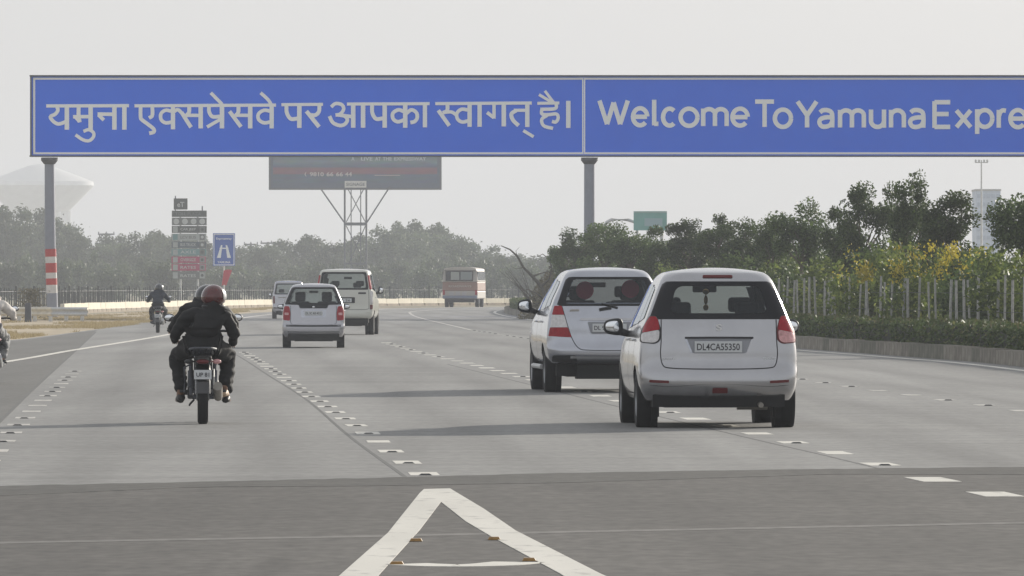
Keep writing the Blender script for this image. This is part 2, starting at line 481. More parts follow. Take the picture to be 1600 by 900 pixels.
stud_me = MB().box((0, 0, .006), (.105, .12, .013), taper=.6).mesh('lane_stud', M['stud'])
L1 = [(662, 742), (636, 724), (612, 707.6), (592, 692), (573, 677), (556, 665.6), (525, 646), (501, 629), (479, 616), (443, 590), (419, 574.5), (381, 551)]
L2n = [(1460, 752), (1375, 727), (1305, 709), (1240, 693), (1180, 678), (1080, 654), (940, 620), (821, 590.7), (728, 567.7), (659, 552), (600, 535)]
L3 = [(1597, 643), (1538, 634), (1477, 626), (1423, 618), (1370, 611), (1322, 604), (1281, 598), (1080, 567), (940, 546), (812, 528), (736, 516)]
dashes(L1[1:], 4.35, 1.15, .24, road, M['paint'], studs=stud_me)
dashes([(662, 742), (640, 727)], 9, 1.2, .25, road, M['paint'], studs=stud_me)
dashes(L2n[1:], 4.45, 1.25, .26, road, M['paint'], studs=stud_me, stud_every=2)
dashes([(1555, 775), (1460, 752.5)], 4.2, 1.3, .29, apron, M['paint'], z=.0135, last=4.5)
dashes(L3, 4.5, 1.0, .24, road, M['paintworn'], studs=stud_me)
dashes([(-60, 765), (3, 693), (50, 643), (96, 600), (118, 580)], 4.35, 1.0, .24, road, M['paintworn'], studs=stud_me)
far3 = MB()
ribbon(far3, wline([(736, 516), (700, 507.5), (670, 500.5), (650, 495), (641, 490), (643, 487.3), (665, 485.2), (720, 483.4), (830, 481.6)]), .14, .0105)
far3.build('lane_line', M['paintworn'], road)
e = MB(); ribbon(e, wline(EDGE_L), .16, .0125); e.build('edge_line', M['paint'], road)
def offset_line(line, d):
    out = []
    for i, p in enumerate(line):
        t = (line[min(i + 1, len(line) - 1)] - line[max(i - 1, 0)]).normalized()
        out.append(p + Vector((-t.y, t.x)) * d)
    return out
e = MB(); ribbon(e, offset_line(kl, .55), .17, .0125); e.build('edge_line', M['paint'], road)
# tar joints beside the dashes
e = MB(); ribbon(e, wline([(632, 746), (546, 683), (477, 624), (419, 587), (381, 562), (350, 545)]), .035, .0092); e.build('tar_joint', M['tar'], road)
e = MB(); ribbon(e, wline([(1370, 733), (1280, 711), (1180, 688), (1080, 664), (940, 630), (821, 600), (700, 570)]), .03, .0092); e.build('tar_joint', M['tar'], road)
e = MB(); ribbon(e, wline([(-100, 758), (0, 660), (60, 602), (120, 547), (150, 519)]), .05, .0108); e.build('tar_joint', M['tar'], road)
# light seam across the apron
e = MB(); ribbon(e, [G(x, y).xy for x, y in ((-100, 853), (300, 846), (560, 841.5), (900, 834), (1600, 820), (1900, 815))], .30, .0128)
e.build('pale_seam', roadmat('pale seam', (.165, .158, .148), speck=.2, patch=.15), apron)
# oil stains
# big arrow shaped gore marking in the foreground
go = [(480, 950), (534, 900), (606, 836), (640, 793), (656, 773), (662.5, 767), (703, 766), (756, 798), (806, 832.5), (937.5, 900), (1050, 950),
      (950, 950), (875, 900), (770, 843), (728, 818), (689, 787), (656, 831), (594, 900), (553, 950)]
gp = [G(*p).xy for p in go]
MB().poly([(p.x, p.y) for p in gp], .004, .0145).build('gore_marking', M['paint'], apron)
e = MB(); ribbon(e, wline([(633, 885), (680, 887), (725, 887.5), (770, 886), (812, 882)]), .30, .0145); e.build('cross_bar', M['paint'], apron)
for (px, py, lab) in ((650, 849, 'amber road stud at the upper left inner edge of the white arrow marking'), (772, 846.6, 'amber road stud at the upper right inner edge of the white arrow marking'),
                 (620, 885.6, 'amber road stud at the left end of the curved white crossbar'), (826.6, 880, 'amber road stud at the right end of the curved white crossbar')):
    p = G(px, py, .0115)
    o = MB().box((0, 0, .010), (.075, .10, .016), taper=.75).build('road_stud', M['amber'])
    o.location = p
    tag(o, lab, 'road stud', 'amber studs on the arrow marking')

# ------------------------------------------------------------------ haze
def make_haze():
    m = bpy.data.materials.new('winter haze'); m.use_nodes = True
    nt = m.node_tree; nt.nodes.clear()
    v = nt.nodes.new('ShaderNodeVolumePrincipled')
    v.inputs['Color'].default_value = (.89, .93, 1.0, 1)
    v.inputs['Density'].default_value = .00036
    v.inputs['Anisotropy'].default_value = 0.0
    o = nt.nodes.new('ShaderNodeOutputMaterial'); nt.links.new(v.outputs[0], o.inputs['Volume'])
    b = MB().box((0, 1575, 30), (3400, 3900, 62)).build('haze', m)
    tag(b, 'grey winter haze hanging over the road and trees', kind='stuff')
make_haze()
# ------------------------------------------------------------------ lettering
def text_mesh(body, w=None, h=None, bold=0.0, name='lettering'):
    """flat lettering in the XZ plane facing -Y, its box scaled to w x h, origin bottom left"""
    cu = bpy.data.curves.new('txt', 'FONT'); cu.body = body; cu.size = 1; cu.offset = bold; cu.resolution_u = 3
    ob = bpy.data.objects.new('txt', cu); COL.objects.link(ob)
    dg = bpy.context.evaluated_depsgraph_get(); dg.update()
    me = bpy.data.meshes.new_from_object(ob.evaluated_get(dg))
    bpy.data.objects.remove(ob); bpy.data.curves.remove(cu)
    xs = [v.co.x for v in me.vertices]; ys = [v.co.y for v in me.vertices]
    x0, x1, y0, y1 = min(xs), max(xs), min(ys), max(ys)
    sx = (w / (x1 - x0)) if w else h / (y1 - y0)
    sy = (h / (y1 - y0)) if h else sx
    for v in me.vertices:
        v.co = ((v.co.x - x0) * sx, 0, (v.co.y - y0) * sy)
    me.name = name
    return me

def put_text(body, parent, x, y, z, w, h, m, bold=0.0, name='lettering', base=None):
    me = text_mesh(body, w, h, bold, name); me.materials.clear(); me.materials.append(m)
    return link(name, me, parent, (x, y, z))

def stroke(mb, pts, w, Y, n=5):
    """flat brush stroke with square ends; pts in (x, z)"""
    P = smooth_px(pts, n) if len(pts) > 2 else [Vector(pts[0]), Vector(pts[1])]
    vs = []; fs = []
    for i, p in enumerate(P):
        d = (P[min(i + 1, len(P) - 1)] - P[max(i - 1, 0)])
        if d.length < 1e-6: d = Vector((1, 0))
        d.normalize(); nr = Vector((-d.y, d.x)) * w / 2
        vs += [(p.x + nr.x, Y, p.y + nr.y), (p.x - nr.x, Y, p.y - nr.y)]
    for i in range(len(P) - 1): fs.append((2 * i, 2 * i + 1, 2 * i + 3, 2 * i + 2))
    mb.add(vs, fs)

# ------------------------------------------------------------------ the welcome gantry
GY = 364.0
def sign():
    k = GY / F
    t = empty('overhead_sign', (0, GY, 0))
    tag(t, 'long blue overhead gantry board welcoming drivers in Hindi and English', 'overhead sign')
    X = lambda px: (px - 800) * k
    Z = lambda py: CAMH + (HOR - py) * k
    x0, x1, x2 = X(49), X(912), X(1777)
    zt, zb = Z(118.5), Z(244)
    for a, b in ((x0, x1 - .005), (x1 + .005, x2)):
        MB().box(((a + b) / 2, .15, (zt + zb) / 2), (b - a, .30, zt - zb)).build('sign_panel', M['blue'], t)
    fr = MB()
    for z in (zt, zb):
        fr.box(((x0 + x2) / 2, .10, z), (x2 - x0 + .16, .44, .07))
    for x in (x0 - .02, x2 + .02): fr.box((x, .10, (zt + zb) / 2), (.07, .44, zt - zb))
    fr.build('frame', M['steel'], t)
    bd = MB(); g = .135; bw = .095
    for a, b in ((x0 + g, x1 - .045), (x1 + .045, x2 - g)):
        bd.box(((a + b) / 2, -.010, zt - g), (b - a, .012, bw)); bd.box(((a + b) / 2, -.010, zb + g), (b - a, .012, bw))
        for x in (a, b): bd.box((x, -.012, (zt + zb) / 2), (bw if x in (x0 + g, x2 - g) else .055, .012, zt - zb - 2 * g + bw))
    bd.build('border', M['signwhite'], t)
    # Hindi lettering, stroke by stroke
    B = {
        'A': (6.921, 60, 120, [
            (38, [(85, 315), (980, 312)]), (42, [(203, 325), (210, 365), (180, 405), (130, 432), (160, 480), (205, 508), (245, 505), (290, 488)]),
            (52, [(308, 320), (308, 572)]), (46, [(435, 320), (435, 425), (447, 492)]), (40, [(375, 432), (560, 430)]), (40, [(392, 425), (446, 486)]), (52, [(565, 320), (565, 580)]),
            (38, [(487, 590), (545, 572), (596, 605), (592, 655), (545, 692), (480, 680), (402, 628)]),
            (42, [(640, 403), (800, 405)]), (42, [(648, 410), (708, 468)]), (52, [(822, 320), (822, 572)]), (52, [(930, 320), (930, 572)])]),
        'B': (6.4, 200, 120, [
            (34, [(65, 290), (1480, 283)]), (40, [(126, 295), (126, 400), (140, 430), (200, 475), (255, 520), (258, 552), (212, 565)]), (40, [(243, 295), (243, 385), (210, 412)]),
            (38, [(440, 345), (375, 335), (330, 370), (332, 428), (375, 460), (440, 452)]), (46, [(450, 295), (450, 525)]), (38, [(455, 350), (500, 330), (545, 370)]),
            (42, [(535, 355), (630, 505)]), (42, [(612, 295), (610, 355), (580, 392)]), (36, [(585, 385), (715, 386)]), (48, [(727, 295), (727, 516)]),
            (40, [(810, 295), (812, 350), (845, 398), (930, 396)]), (48, [(940, 270), (940, 516)]), (36, [(925, 425), (790, 502)]), (36, [(828, 160), (942, 275)]),
            (42, [(1015, 345), (1130, 500)]), (42, [(1105, 295), (1102, 355), (1075, 392)]), (36, [(1078, 384), (1210, 386)]), (48, [(1222, 295), (1222, 516)]),
            (38, [(1430, 345), (1360, 335), (1305, 372), (1308, 428), (1360, 460), (1432, 450)]), (46, [(1437, 275), (1437, 516)]), (36, [(1326, 160), (1400, 228), (1437, 285)])]),
        'C': (6.154, 430, 120, [
            (32, [(60, 268), (460, 265)]), (40, [(108, 272), (112, 345), (150, 404), (220, 400)]), (46, [(232, 272), (232, 492)]),
            (40, [(425, 272), (420, 335), (385, 368), (335, 368)]), (42, [(300, 330), (422, 482)]),
            (36, [(538, 290), (580, 258), (640, 268), (658, 312), (625, 358), (580, 368)]), (38, [(600, 366), (668, 378), (694, 415), (670, 455), (620, 468), (555, 440), (522, 378)]), (36, [(640, 370), (745, 384)]),
            (32, [(690, 262), (1485, 258)]), (46, [(750, 268), (750, 490)]), (46, [(845, 268), (845, 490)]),
            (40, [(932, 268), (934, 345), (970, 404), (1042, 398)]), (46, [(1053, 268), (1053, 490)]),
            (38, [(1240, 335), (1185, 318), (1132, 350), (1135, 405), (1180, 432), (1245, 412)]), (46, [(1250, 268), (1250, 490)]),
            (38, [(1262, 352), (1310, 318), (1358, 345), (1365, 395), (1340, 430), (1300, 440)]), (44, [(1440, 268), (1440, 486)])]),
        'D': (6.4, 670, 120, [
            (34, [(65, 268), (1030, 262)]), (40, [(186, 272), (184, 335), (140, 362)]), (42, [(95, 335), (205, 490)]), (36, [(140, 358), (225, 352), (280, 385)]),
            (38, [(395, 332), (325, 325), (280, 368), (290, 425), (335, 452), (395, 440)]), (46, [(408, 272), (408, 500)]), (46, [(508, 272), (508, 500)]),
            (36, [(652, 272), (652, 418)]), (38, [(582, 356), (650, 408)]), (48, [(750, 272), (750, 496)]),
            (34, [(850, 335), (985, 335)]), (42, [(872, 338), (826, 372), (842, 432), (898, 488)]), (46, [(985, 272), (985, 502)]), (34, [(945, 538), (1048, 600)]),
            (32, [(1085, 265), (1305, 262)]), (30, [(1102, 178), (1235, 258)]), (30, [(1160, 140), (1248, 255)]),
            (36, [(1275, 268), (1262, 318), (1115, 325)]), (36, [(1130, 325), (1132, 372), (1200, 378), (1275, 372), (1294, 412), (1270, 452), (1232, 446)]),
            (36, [(1185, 385), (1130, 425), (1150, 490), (1242, 516)]), (48, [(1395, 240), (1395, 512)])]),
    }
    hi = MB(); n = 0
    for key, (s, ox, oy, st) in B.items():
        for w, pts in st:
            n += 1
            stroke(hi, [(X(ox + a / s), Z(oy + b / s)) for a, b in pts], w / s * k * .94, -.006 - .0004 * n)
    hi.build('hindi_lettering', M['signwhite'], t)
    # English lettering, stroke by stroke
    def arc(cx, cy, rx, ry, a0, a1, n=14):
        return [(cx + rx * math.cos(math.radians(a0 + (a1 - a0) * i / n)), cy + ry * math.sin(math.radians(a0 + (a1 - a0) * i / n))) for i in range(n + 1)]
    GL = {
        'W': [[(0, 1), (.27, 0)], [(.27, 0), (.5, .92)], [(.5, .92), (.73, 0)], [(.73, 0), (1, 1)]],
        'e': [[(.02, .50), (.98, .50)], arc(.5, .5, .5, .5, 2, 318, 22)],
        'l': [[(.15, 1.05), (.15, -.03)], [(.15, .03), (1.0, .03)]],
        'c': [arc(.5, .5, .5, .5, 48, 312, 18)], 'o': [arc(.5, .5, .5, .5, 0, 360, 24)],
        'm': [[(0, 1.03), (0, -.05)], arc(.25, .68, .25, .32, 180, 0, 8) + [(.5, -.05)], arc(.75, .68, .25, .32, 180, 0, 8) + [(1, -.05)]],
        'n': [[(0, 1.03), (0, -.05)], arc(.5, .62, .5, .38, 180, 0, 10) + [(1, -.05)]],
        'u': [[(1, 1.05), (1, -.05)], [(0, 1.05)] + arc(.5, .38, .5, .38, 180, 360, 10)],
        'T': [[(-.04, 1), (1.04, 1)], [(.5, 1), (.5, -.04)]], 'Y': [[(0, 1.03), (.5, .46)], [(1, 1.03), (.5, .46)], [(.5, .5), (.5, -.04)]],
        'a': [[(.06, .86), (.25, .98), (.55, 1.0), (.85, .90), (.95, .66), (.95, -.05)], [(.95, .56), (.5, .56), (.12, .46), (.02, .25), (.18, .03), (.5, .0), (.80, .10), (.95, .30)]],
        'E': [[(0, 1.04), (0, -.04)], [(0, 1), (1, 1)], [(0, .52), (.9, .52)], [(0, 0), (1, 0)]], 'x': [[(0, 1), (1, 0)], [(1, 1), (0, 0)]],
        'p': [[(0, 1.05), (0, -.42)], arc(.5, .5, .5, .5, 0, 360, 24)], 'r': [[(0, 1.03), (0, -.05)], [(0, .62), (.2, .88), (.55, 1.0), (1, .98)]],
        's': [[(.95, .88), (.6, 1.0), (.2, .97), (.03, .77), (.2, .58), (.75, .44), (.97, .24), (.8, .03), (.4, .0), (.02, .12)]],
        'w': [[(0, 1), (.27, 0)], [(.27, 0), (.5, .9)], [(.5, .9), (.73, 0)], [(.73, 0), (1, 1)]], 'y': [[(0, 1), (.52, .02)], [(1, 1), (.52, .02), (.3, -.36), (0, -.42)]]}
    s1, o1, s2, o2 = 4.706, 920, 4.444, 1240
    row = [('W', 65, 300, 205, 412, 1), ('e', 312, 443, 262, 420, 1), ('l', 462, 525, 208, 415, 1), ('c', 533, 655, 265, 422, 1), ('o', 662, 812, 265, 424, 1), ('m', 828, 1027, 268, 420, 1), ('e', 1043, 1182, 265, 422, 1),
           ('T', 1215, 1370, 213, 425, 1), ('o', 1355, 1500, 272, 432, 1), ('Y', 15, 172, 205, 405, 2), ('a', 165, 285, 260, 406, 2), ('m', 310, 500, 262, 406, 2), ('u', 525, 640, 262, 408, 2), ('n', 664, 778, 262, 406, 2),
           ('a', 795, 918, 260, 408, 2), ('E', 966, 1100, 205, 408, 2), ('x', 1118, 1242, 262, 410, 2), ('p', 1262, 1392, 260, 408, 2), ('r', 1412, 1487, 262, 408, 2), ('e', 1493, 1622, 260, 410, 2),
           ('s', 1640, 1742, 260, 410, 2), ('s', 1760, 1862, 260, 410, 2), ('w', 1875, 2050, 262, 410, 2), ('a', 2062, 2184, 260, 410, 2), ('y', 2196, 2325, 262, 410, 2)]
    sw_ = 7.0; q_ = 0
    for ch_, a, b, yt, yb_, blk in row:
        sc_, ox = (s1, o1) if blk == 1 else (s2, o2)
        xa, xb, ya, yb2 = ox + a / sc_ + sw_ / 2 - .7, ox + b / sc_ - sw_ / 2 + .7, 110 + yt / sc_ + sw_ / 2, 110 + yb_ / sc_ - sw_ / 2
        lm = MB()
        for st in GL[ch_]:
            q_ += 1
            stroke(lm, [(X(xa + u * (xb - xa)), Z(yb2 + (ya - yb2) * v)) for u, v in st], sw_ * k, -.006 - .0003 * q_, 2 if len(st) > 8 else 5)
        lm.build('english_letter', M['signwhite'], t)
    for px, r0, r1 in ((77, .30, .17), (921, .30, .22), (1747, .30, .22)):
        zb0 = zb - .10
        pr = (8.6, .29) if px == 77 else (8, .29)
        p = MB(); xx = X(px + (6 if px == 77 else 0)); xt = X(px)
        if px == 77:    # painted in red and white bands low down
            p.use(M['pole'])
            p.tube([(xt + .03, .15, 1.5 + (HOR - 388) * k), (xt, .15, zb0)], [.26, .23], 20)
            base_z = 0
            zs = [(475, 'pole'), (458, 'polew'), (446, 'poler'), (435, 'polew'), (426, 'poler'), (412, 'polew'), (402, 'poler'), (390, 'polew'), (388, None)]
            zs = [(500, 'pole'), (462, 'polew'), (446, 'poler'), (435, 'polew'), (426, 'poler'), (412, 'polew'), (402, 'poler'), (387.6, None)]
            zs = [(497, 'pole', 0), (458, 'polew', 0), (445, 'poler', 1), (435, 'polew', 0), (426, 'poler', 1), (411, 'polew', 0), (401, 'poler', 1), (389, 'pole', 0), (388, None, 0)]
            for i in range(len(zs) - 1):
                za, zb_ = Z(zs[i][0]), Z(zs[i + 1][0])
                if zs[i][2]: p.use(M['pole']) if 0 else None
                p.use(M[zs[i][1]])
                r = .262 + zs[i][2] * .004
                p.tube([(xt + .15 - .12 * (za / 4), .15, za), (xt + .15 - .12 * (zb_ / 4), .15, zb_)], [r, r], 20, cap=False)
            p.build('pole', None, t, smooth=40)
        else:
            p.tube([(xt, .15, 0), (xt, .15, zb0)], [.27, .25], 20).build('pole', M['pole'], t, smooth=40)
        cx = xt
        MB().tube([(cx, .15, zb0 - .28), (cx, .15, zb0 - .10)], [.26, .40], 20).tube([(cx, .15, zb0 - .10), (cx, .15, zb0 + .035)], [.40, .40], 20).build('pole_cap', M['darkmetal'], t, smooth=35)
        MB().tube([(cx, .15, 0), (cx, .15, .05)], .45, 20).build('base_plate', M['darkmetal'], t)
    return t
sign()

# ------------------------------------------------------------------ billboard on its lattice tower
def billboard():
    Y = 800.0; k = Y / F
    X = lambda px: (px - 800) * k
    Z = lambda py: CAMH + (HOR - py) * k
    t = empty('billboard', (0, Y, 0)); tag(t, 'large dark advertising hoarding on a lattice tower behind the overhead sign', 'billboard')
    x0, x1, zt, zb = X(420), X(690), Z(170), Z(296.5)
    MB().box(((x0 + x1) / 2, .5, (zt + zb) / 2), (x1 - x0, 1.0, zt - zb)).build('panel', mat('hoarding back', (.07, .10, .17), .7, var=.1), t)
    # printed advert: a flat print
    pr = bpy.data.materials.new('advert print'); pr.use_nodes = True; nt = pr.node_tree; b = nt.nodes['Principled BSDF']; b.inputs['Roughness'].default_value = .7
    tc = nt.nodes.new('ShaderNodeTexCoord'); sp = nt.nodes.new('ShaderNodeSeparateXYZ'); nt.links.new(tc.outputs['Generated'], sp.inputs[0])
    rp = nt.nodes.new('ShaderNodeValToRGB'); nt.links.new(sp.outputs['Z'], rp.inputs[0])
    cr = rp.color_ramp; cr.elements[0].color = (.06, .10, .17, 1); cr.elements[0].position = .05
    cr.elements[1].color = (.05, .10, .24, 1)
    for ps, c in ((.115, (.06, .10, .17, 1)), (.13, (.20, .07, .11, 1)), (.20, (.20, .07, .11, 1)), (.225, (.06, .10, .19, 1)), (.30, (.12, .19, .24, 1)), (.40, (.06, .09, .12, 1)), (.6, (.10, .16, .26, 1))):
        el = cr.elements.new(ps); el.color = c
    no = nt.nodes.new('ShaderNodeTexNoise'); no.inputs['Scale'].default_value = 1.6; no.inputs['Detail'].default_value = 6
    mp = nt.nodes.new('ShaderNodeMapping'); mp.inputs['Scale'].default_value = (.35, 1, 1.6); nt.links.new(tc.outputs['Object'], mp.inputs[0]); nt.links.new(mp.outputs[0], no.inputs['Vector'])
    mx = nt.nodes.new('ShaderNodeMix'); mx.data_type = 'RGBA'; mx.blend_type = 'OVERLAY'; mx.inputs[0].default_value = .55
    nt.links.new(rp.outputs[0], mx.inputs[6]); nt.links.new(no.outputs['Color'], mx.inputs[7]); nt.links.new(mx.outputs[2], b.inputs['Base Color'])
    MB().box(((x0 + x1) / 2, -.03, (zt + zb) / 2 + .25), (x1 - x0 - .9, .02, zt - zb - .9)).build('advert', pr, t)
    fr = MB()
    for z in (zt - .1, zb + .1): fr.box(((x0 + x1) / 2, -.03, z), (x1 - x0, .12, .2))
    for x in (x0 + .1, x1 - .1): fr.box((x, -.035, (zt + zb) / 2), (.2, .12, zt - zb))
    fr.build('frame', M['steel'], t)
    aw = mat('advert white', (.55, .5, .5), .6)
    for wd, xa_, ww_ in (('(', 476, 3), ('9810', 484, 22), ('66', 510, 11), ('66', 525, 11), ('44', 539, 11)): put_text(wd, t, X(xa_), -.06, Z(275.5), ww_ * k, 6.5 * k, aw, bold=.03)
    ap_ = mat('advert pale', (.45, .5, .55), .6)
    for wd, xa_, ww_ in (('A', 549, 5), ('LIVE', 564, 18), ('AT', 586, 9), ('THE', 598, 14), ('EXPRESSWAY', 616, 50)): put_text(wd, t, X(xa_), -.06, Z(251), ww_ * k, 6 * k, ap_, bold=.03)
    lw = MB(); lw.box((X(605), -.055, Z(274)), (40 * k, .01, .07)); lw.build('advert_line', mat('advert line', (.5, .42, .42), .6), t)
    MB().box((X(555.6), -.25, Z(288)), (34 * k, .08, 10.5 * k)).build('name_plate', M['white'], t)
    put_text('SIGNAGE', t, X(541), -.30, Z(290.5), 29 * k, 5 * k, M['steel'], bold=.02)
    xa, xb = X(538.7), X(572.5)
    tw = MB()
    for x in (xa, xb): tw.tube([(x, -.15, 0), (x, -.15, zb + .3)], .10, 8)
    tw.build('tower_leg', M['steel'], t)
    tw = MB()
    for x in (X(548), X(563)): tw.tube([(x, 2.0, 0), (x, 2.0, zb + .3)], .06, 6)
    tw.build('tower_leg', M['steel'], t)
    def bar(a, b, r, nm='brace'):
        MB().tube([(X(a[0]), -.15, Z(a[1])), (X(b[0]), -.15, Z(b[1]))], r, 6).build(nm, M['steel'], t)
    bar((544, 296), (571, 347), .055); bar((568, 296), (541, 347), .055)
    bar((541, 353), (571, 412), .055); bar((571, 353), (545, 412), .055)
    bar((541, 415), (571, 462), .055); bar((571, 415), (541, 462), .055)
    bar((502, 296), (539, 349), .085, 'prop'); bar((609, 292), (573, 348), .085, 'prop')
    MB().box((X(555.6), -.15, Z(350)), (36 * k, .25, .32)).build('cross_beam', M['steel'], t)
    MB().box((X(555.6), -.15, Z(412)), (34 * k, .2, .2)).build('cross_beam', M['steel'], t)
billboard()

# ------------------------------------------------------------------ toll rate board, blue motorway sign
def toll_board():
    Y = 585.0; k = Y / F
    X = lambda px: (px - 296) * k
    Z = lambda py: CAMH + (HOR - py) * k
    t = empty('rate_board', ((296 - 800) * k, Y, 0)); tag(t, 'tall board of stacked grey, teal and crimson rate panels on two posts', 'information board')
    def m_(n, c): return mat(n, c, .6, var=.08, scale=4)
    dk = m_('board dark', (.085, .095, .088)); lt = m_('board pale', (.40, .43, .42)); gy = m_('board grey', (.17, .18, .175)); db = m_('board slate', (.10, .13, .16))
    tl = m_('board teal', (.16, .30, .31)); cr = m_('board crimson', (.42, .045, .12)); wt = m_('board print', (.55, .57, .56))
    rows = [(310, 327.5, 271.5, 293, dk), (329, 339, 268.5, 323, dk), (340, 352, 268.5, 323, gy), (353, 364, 268.5, 323, dk), (365, 376, 268, 322.5, lt), (377.5, 387.5, 268, 322.5, db),
            (389, 399, 268, 322.5, tl), (401, 411, 268, 321.5, cr), (412.5, 423, 268, 321.5, cr), (424.5, 436, 270, 321, gy)]
    for i, (a, b, l, r, m) in enumerate(rows):
        o = MB().box((X((l + r) / 2), 0, Z((a + b) / 2)), ((r - l) * k, .12, (b - a) * k)).build('rate_panel', m, t)
        if i == 0: put_text('eT', o, X(277), -.07, Z(323.5), 11 * k, 8 * k, wt, bold=.02)
        elif i == 1: put_text('TOLL PLAZA', o, X(274), -.07, Z(336.5), 40 * k, 5 * k, gy, bold=.01)
        elif i == 2:
            for c in range(4):
                MB().tube([(X(275.5 + c * 13.5), -.062, Z(346)), (X(275.5 + c * 13.5), -.075, Z(346))], 4.6 * k, 14).build('disc', wt, o)
        else:
            MB().box((X(274), -.066, Z((a + b) / 2)), (7.5 * k, .012, (b - a) * k * .82)).build('symbol_cell', lt if m is not lt else tl, o)
            MB().box((X(316), -.066, Z((a + b) / 2)), (8 * k, .012, (b - a) * k * .82)).build('amount_cell', m_('cell', (.30, .27, .28)) if m is cr else (gy if m is not gy else lt), o)
            MB().tube([(X(316), -.074, Z((a + b) / 2)), (X(316), -.08, Z((a + b) / 2))], 2.4 * k, 10).build('disc', wt if i in (4, 5) else dk, o)
            put_text(('CAR JEEP', 'LCV BUS', 'BUS TRUCK', 'AXLE', 'OVERSIZE', 'RATES', 'RATES')[i - 3], o, X(282), -.07, Z(b - 3), 24 * k, 4.5 * k, wt if m is not lt else gy, bold=.01)
    for x in (282, 309):
        MB().tube([(X(x), .11, 0), (X(x), .11, Z(330))], .075, 8).build('post', M['galv'], t)
    for x in (274, 316): MB().tube([(X(x), .08, Z(329)), (X(x), .08, Z(306 if x == 274 else 322))], .05, 6).build('stub', M['steel'], t)
toll_board()

def blue_sign():
    Y = 575.0; k = Y / F
    X = lambda px: (px - 350) * k
    Z = lambda py: CAMH + (HOR - py) * k
    t = empty('motorway_sign', ((350 - 800) * k, Y, 0)); tag(t, 'small blue motorway sign with a white carriageway symbol on a single post', 'road sign')
    MB().box((0, 0, Z(390)), (34.5 * k, .10, 51 * k)).build('sign_panel', mat('pale sign blue', (.05, .13, .50), .5), t)
    b = MB()
    for y in (366.2, 414): b.box((0, -.056, Z(y)), (32 * k, .01, 1.1 * k))
    for x in (334.4, 365.6): b.box((X(x), -.0565, Z(390)), (1.1 * k, .01, 47 * k))
    b.build('border', M['signwhite'], t)
    s = MB()
    def quad(p): s.add([(X(x), -.06, Z(y)) for x, y in p], [(0, 1, 2, 3)])
    quad([(339, 403), (345, 403), (347.6, 383), (345.2, 383)]); quad([(355, 403), (361, 403), (355, 383), (352.6, 383)])
    s.box((X(350), -.062, Z(388)), (14 * k, .01, 1.8 * k)); s.build('carriageway_symbol', M['signwhite'], t)
    put_text('Expressway', t, X(338), -.06, Z(375.5), 24 * k, 4.5 * k, M['signwhite'], bold=.01)
    put_text('YAMUNA', t, X(340), -.06, Z(411.5), 20 * k, 3.6 * k, M['signwhite'], bold=.01)
    MB().tube([(0, .10, 0), (0, .10, Z(366))], .06, 8).build('post', M['white'], t)
    f = empty('red_flag', ((350 - 800) * k, Y - .4, 0)); tag(f, 'red warning flag on a short white stick below the blue motorway sign', 'flag')
    MB().tube([(0, 0, 0), (.02, 0, Z(418))], .03, 6).build('stick', M['white'], f)
    fl = MB(); vs = []; fs = []
    for i in range(9):
        for j in range(7):
            u, v = i / 8, j / 6
            x = (-6.5 * (1 - v) * .9 + (u * 13) * (.55 + .45 * v)) * k + (1 - v) * .12
            vs.append((x, -.06 - .06 * math.sin(u * 7 + v * 2), Z(447 - 24 * v - 2 * math.sin(u * 3))))
    for i in range(8):
        for j in range(6): a = i * 7 + j; fs.append((a, a + 7, a + 8, a + 1))
    fl.add(vs, fs).build('cloth', mat('red cloth', (.55, .03, .05), .8), f, smooth=True)
blue_sign()

# ------------------------------------------------------------------ distant structures
def water_tower():
    Y = 2900.0; k = Y / F
    t = empty('water_tower', ((62 - 800) * k, Y, 0)); tag(t, 'pale conical water tower almost lost in the haze at the far left', 'water tower')
    Z = lambda py: CAMH + (HOR - py) * k
    I = Matrix.Identity(4); c = mat('tower concrete', (.86, .87, .89), .8, var=.08, scale=.3)
    MB().lathe([(.01, Z(256)), (18 * k, Z(259)), (55 * k, Z(273)), (84 * k, Z(284))], I, 40).build('dome', mat('tower dome', (.72, .72, .72), .8), t, smooth=True)
    MB().lathe([(84 * k, Z(284)), (85 * k, Z(290)), (80 * k, Z(296)), (46 * k, Z(330)), (10 * k, Z(334))], I, 40).build('tank', c, t, smooth=30)
    MB().tube([(0, 0, 0), (0, 0, Z(331))], 9 * k, 20).build('shaft', c, t, smooth=40)
    for a in range(8):
        x, y = 40 * k * math.cos(a * math.pi / 4 + .1), 40 * k * math.sin(a * math.pi / 4 + .1)
        MB().tube([(x, y, 0), (x, y, Z(330))], 4 * k if a else 9 * k, 10).build('column', c, t)
water_tower()

def utility_pole(px, topy, Y, lab, arm=26, legs=1):
    k = Y / F; Z = lambda py: CAMH + (HOR - py) * k
    t = empty('utility_pole', ((px - 800) * k, Y, 0)); tag(t, lab, 'utility pole', 'power line poles above the tree line')
    m = M['steel']
    if legs == 1: MB().tube([(0, 0, 0), (0, 0, Z(topy))], [.26, .18], 8).build('mast', m, t)
    else:
        for s in (-1, 1): MB().tube([(s * 5 * k, 0, 0), (s * 5 * k, 0, Z(topy))], [.24, .18], 8).build('mast', m, t)
    MB().box((0, 0, Z(topy + 2)), (arm * k, .2, .24)).build('cross_arm', m, t)
    MB().tube([(-arm * .3 * k, 0, Z(topy + 2)), (0, 0, Z(topy + 10))], .05, 5).tube([(arm * .3 * k, 0, Z(topy + 2)), (0, 0, Z(topy + 10))], .05, 5).build('brace', m, t)
    for s in (-1, 0, 1): MB().tube([(s * arm * .46 * k, 0, Z(topy + 2)), (s * arm * .46 * k, 0, Z(topy - 2))], .09, 6).build('insulator', m, t)
utility_pole(166, 364, 1180, 'utility pole with a braced cross-arm left of the stacked rate board')
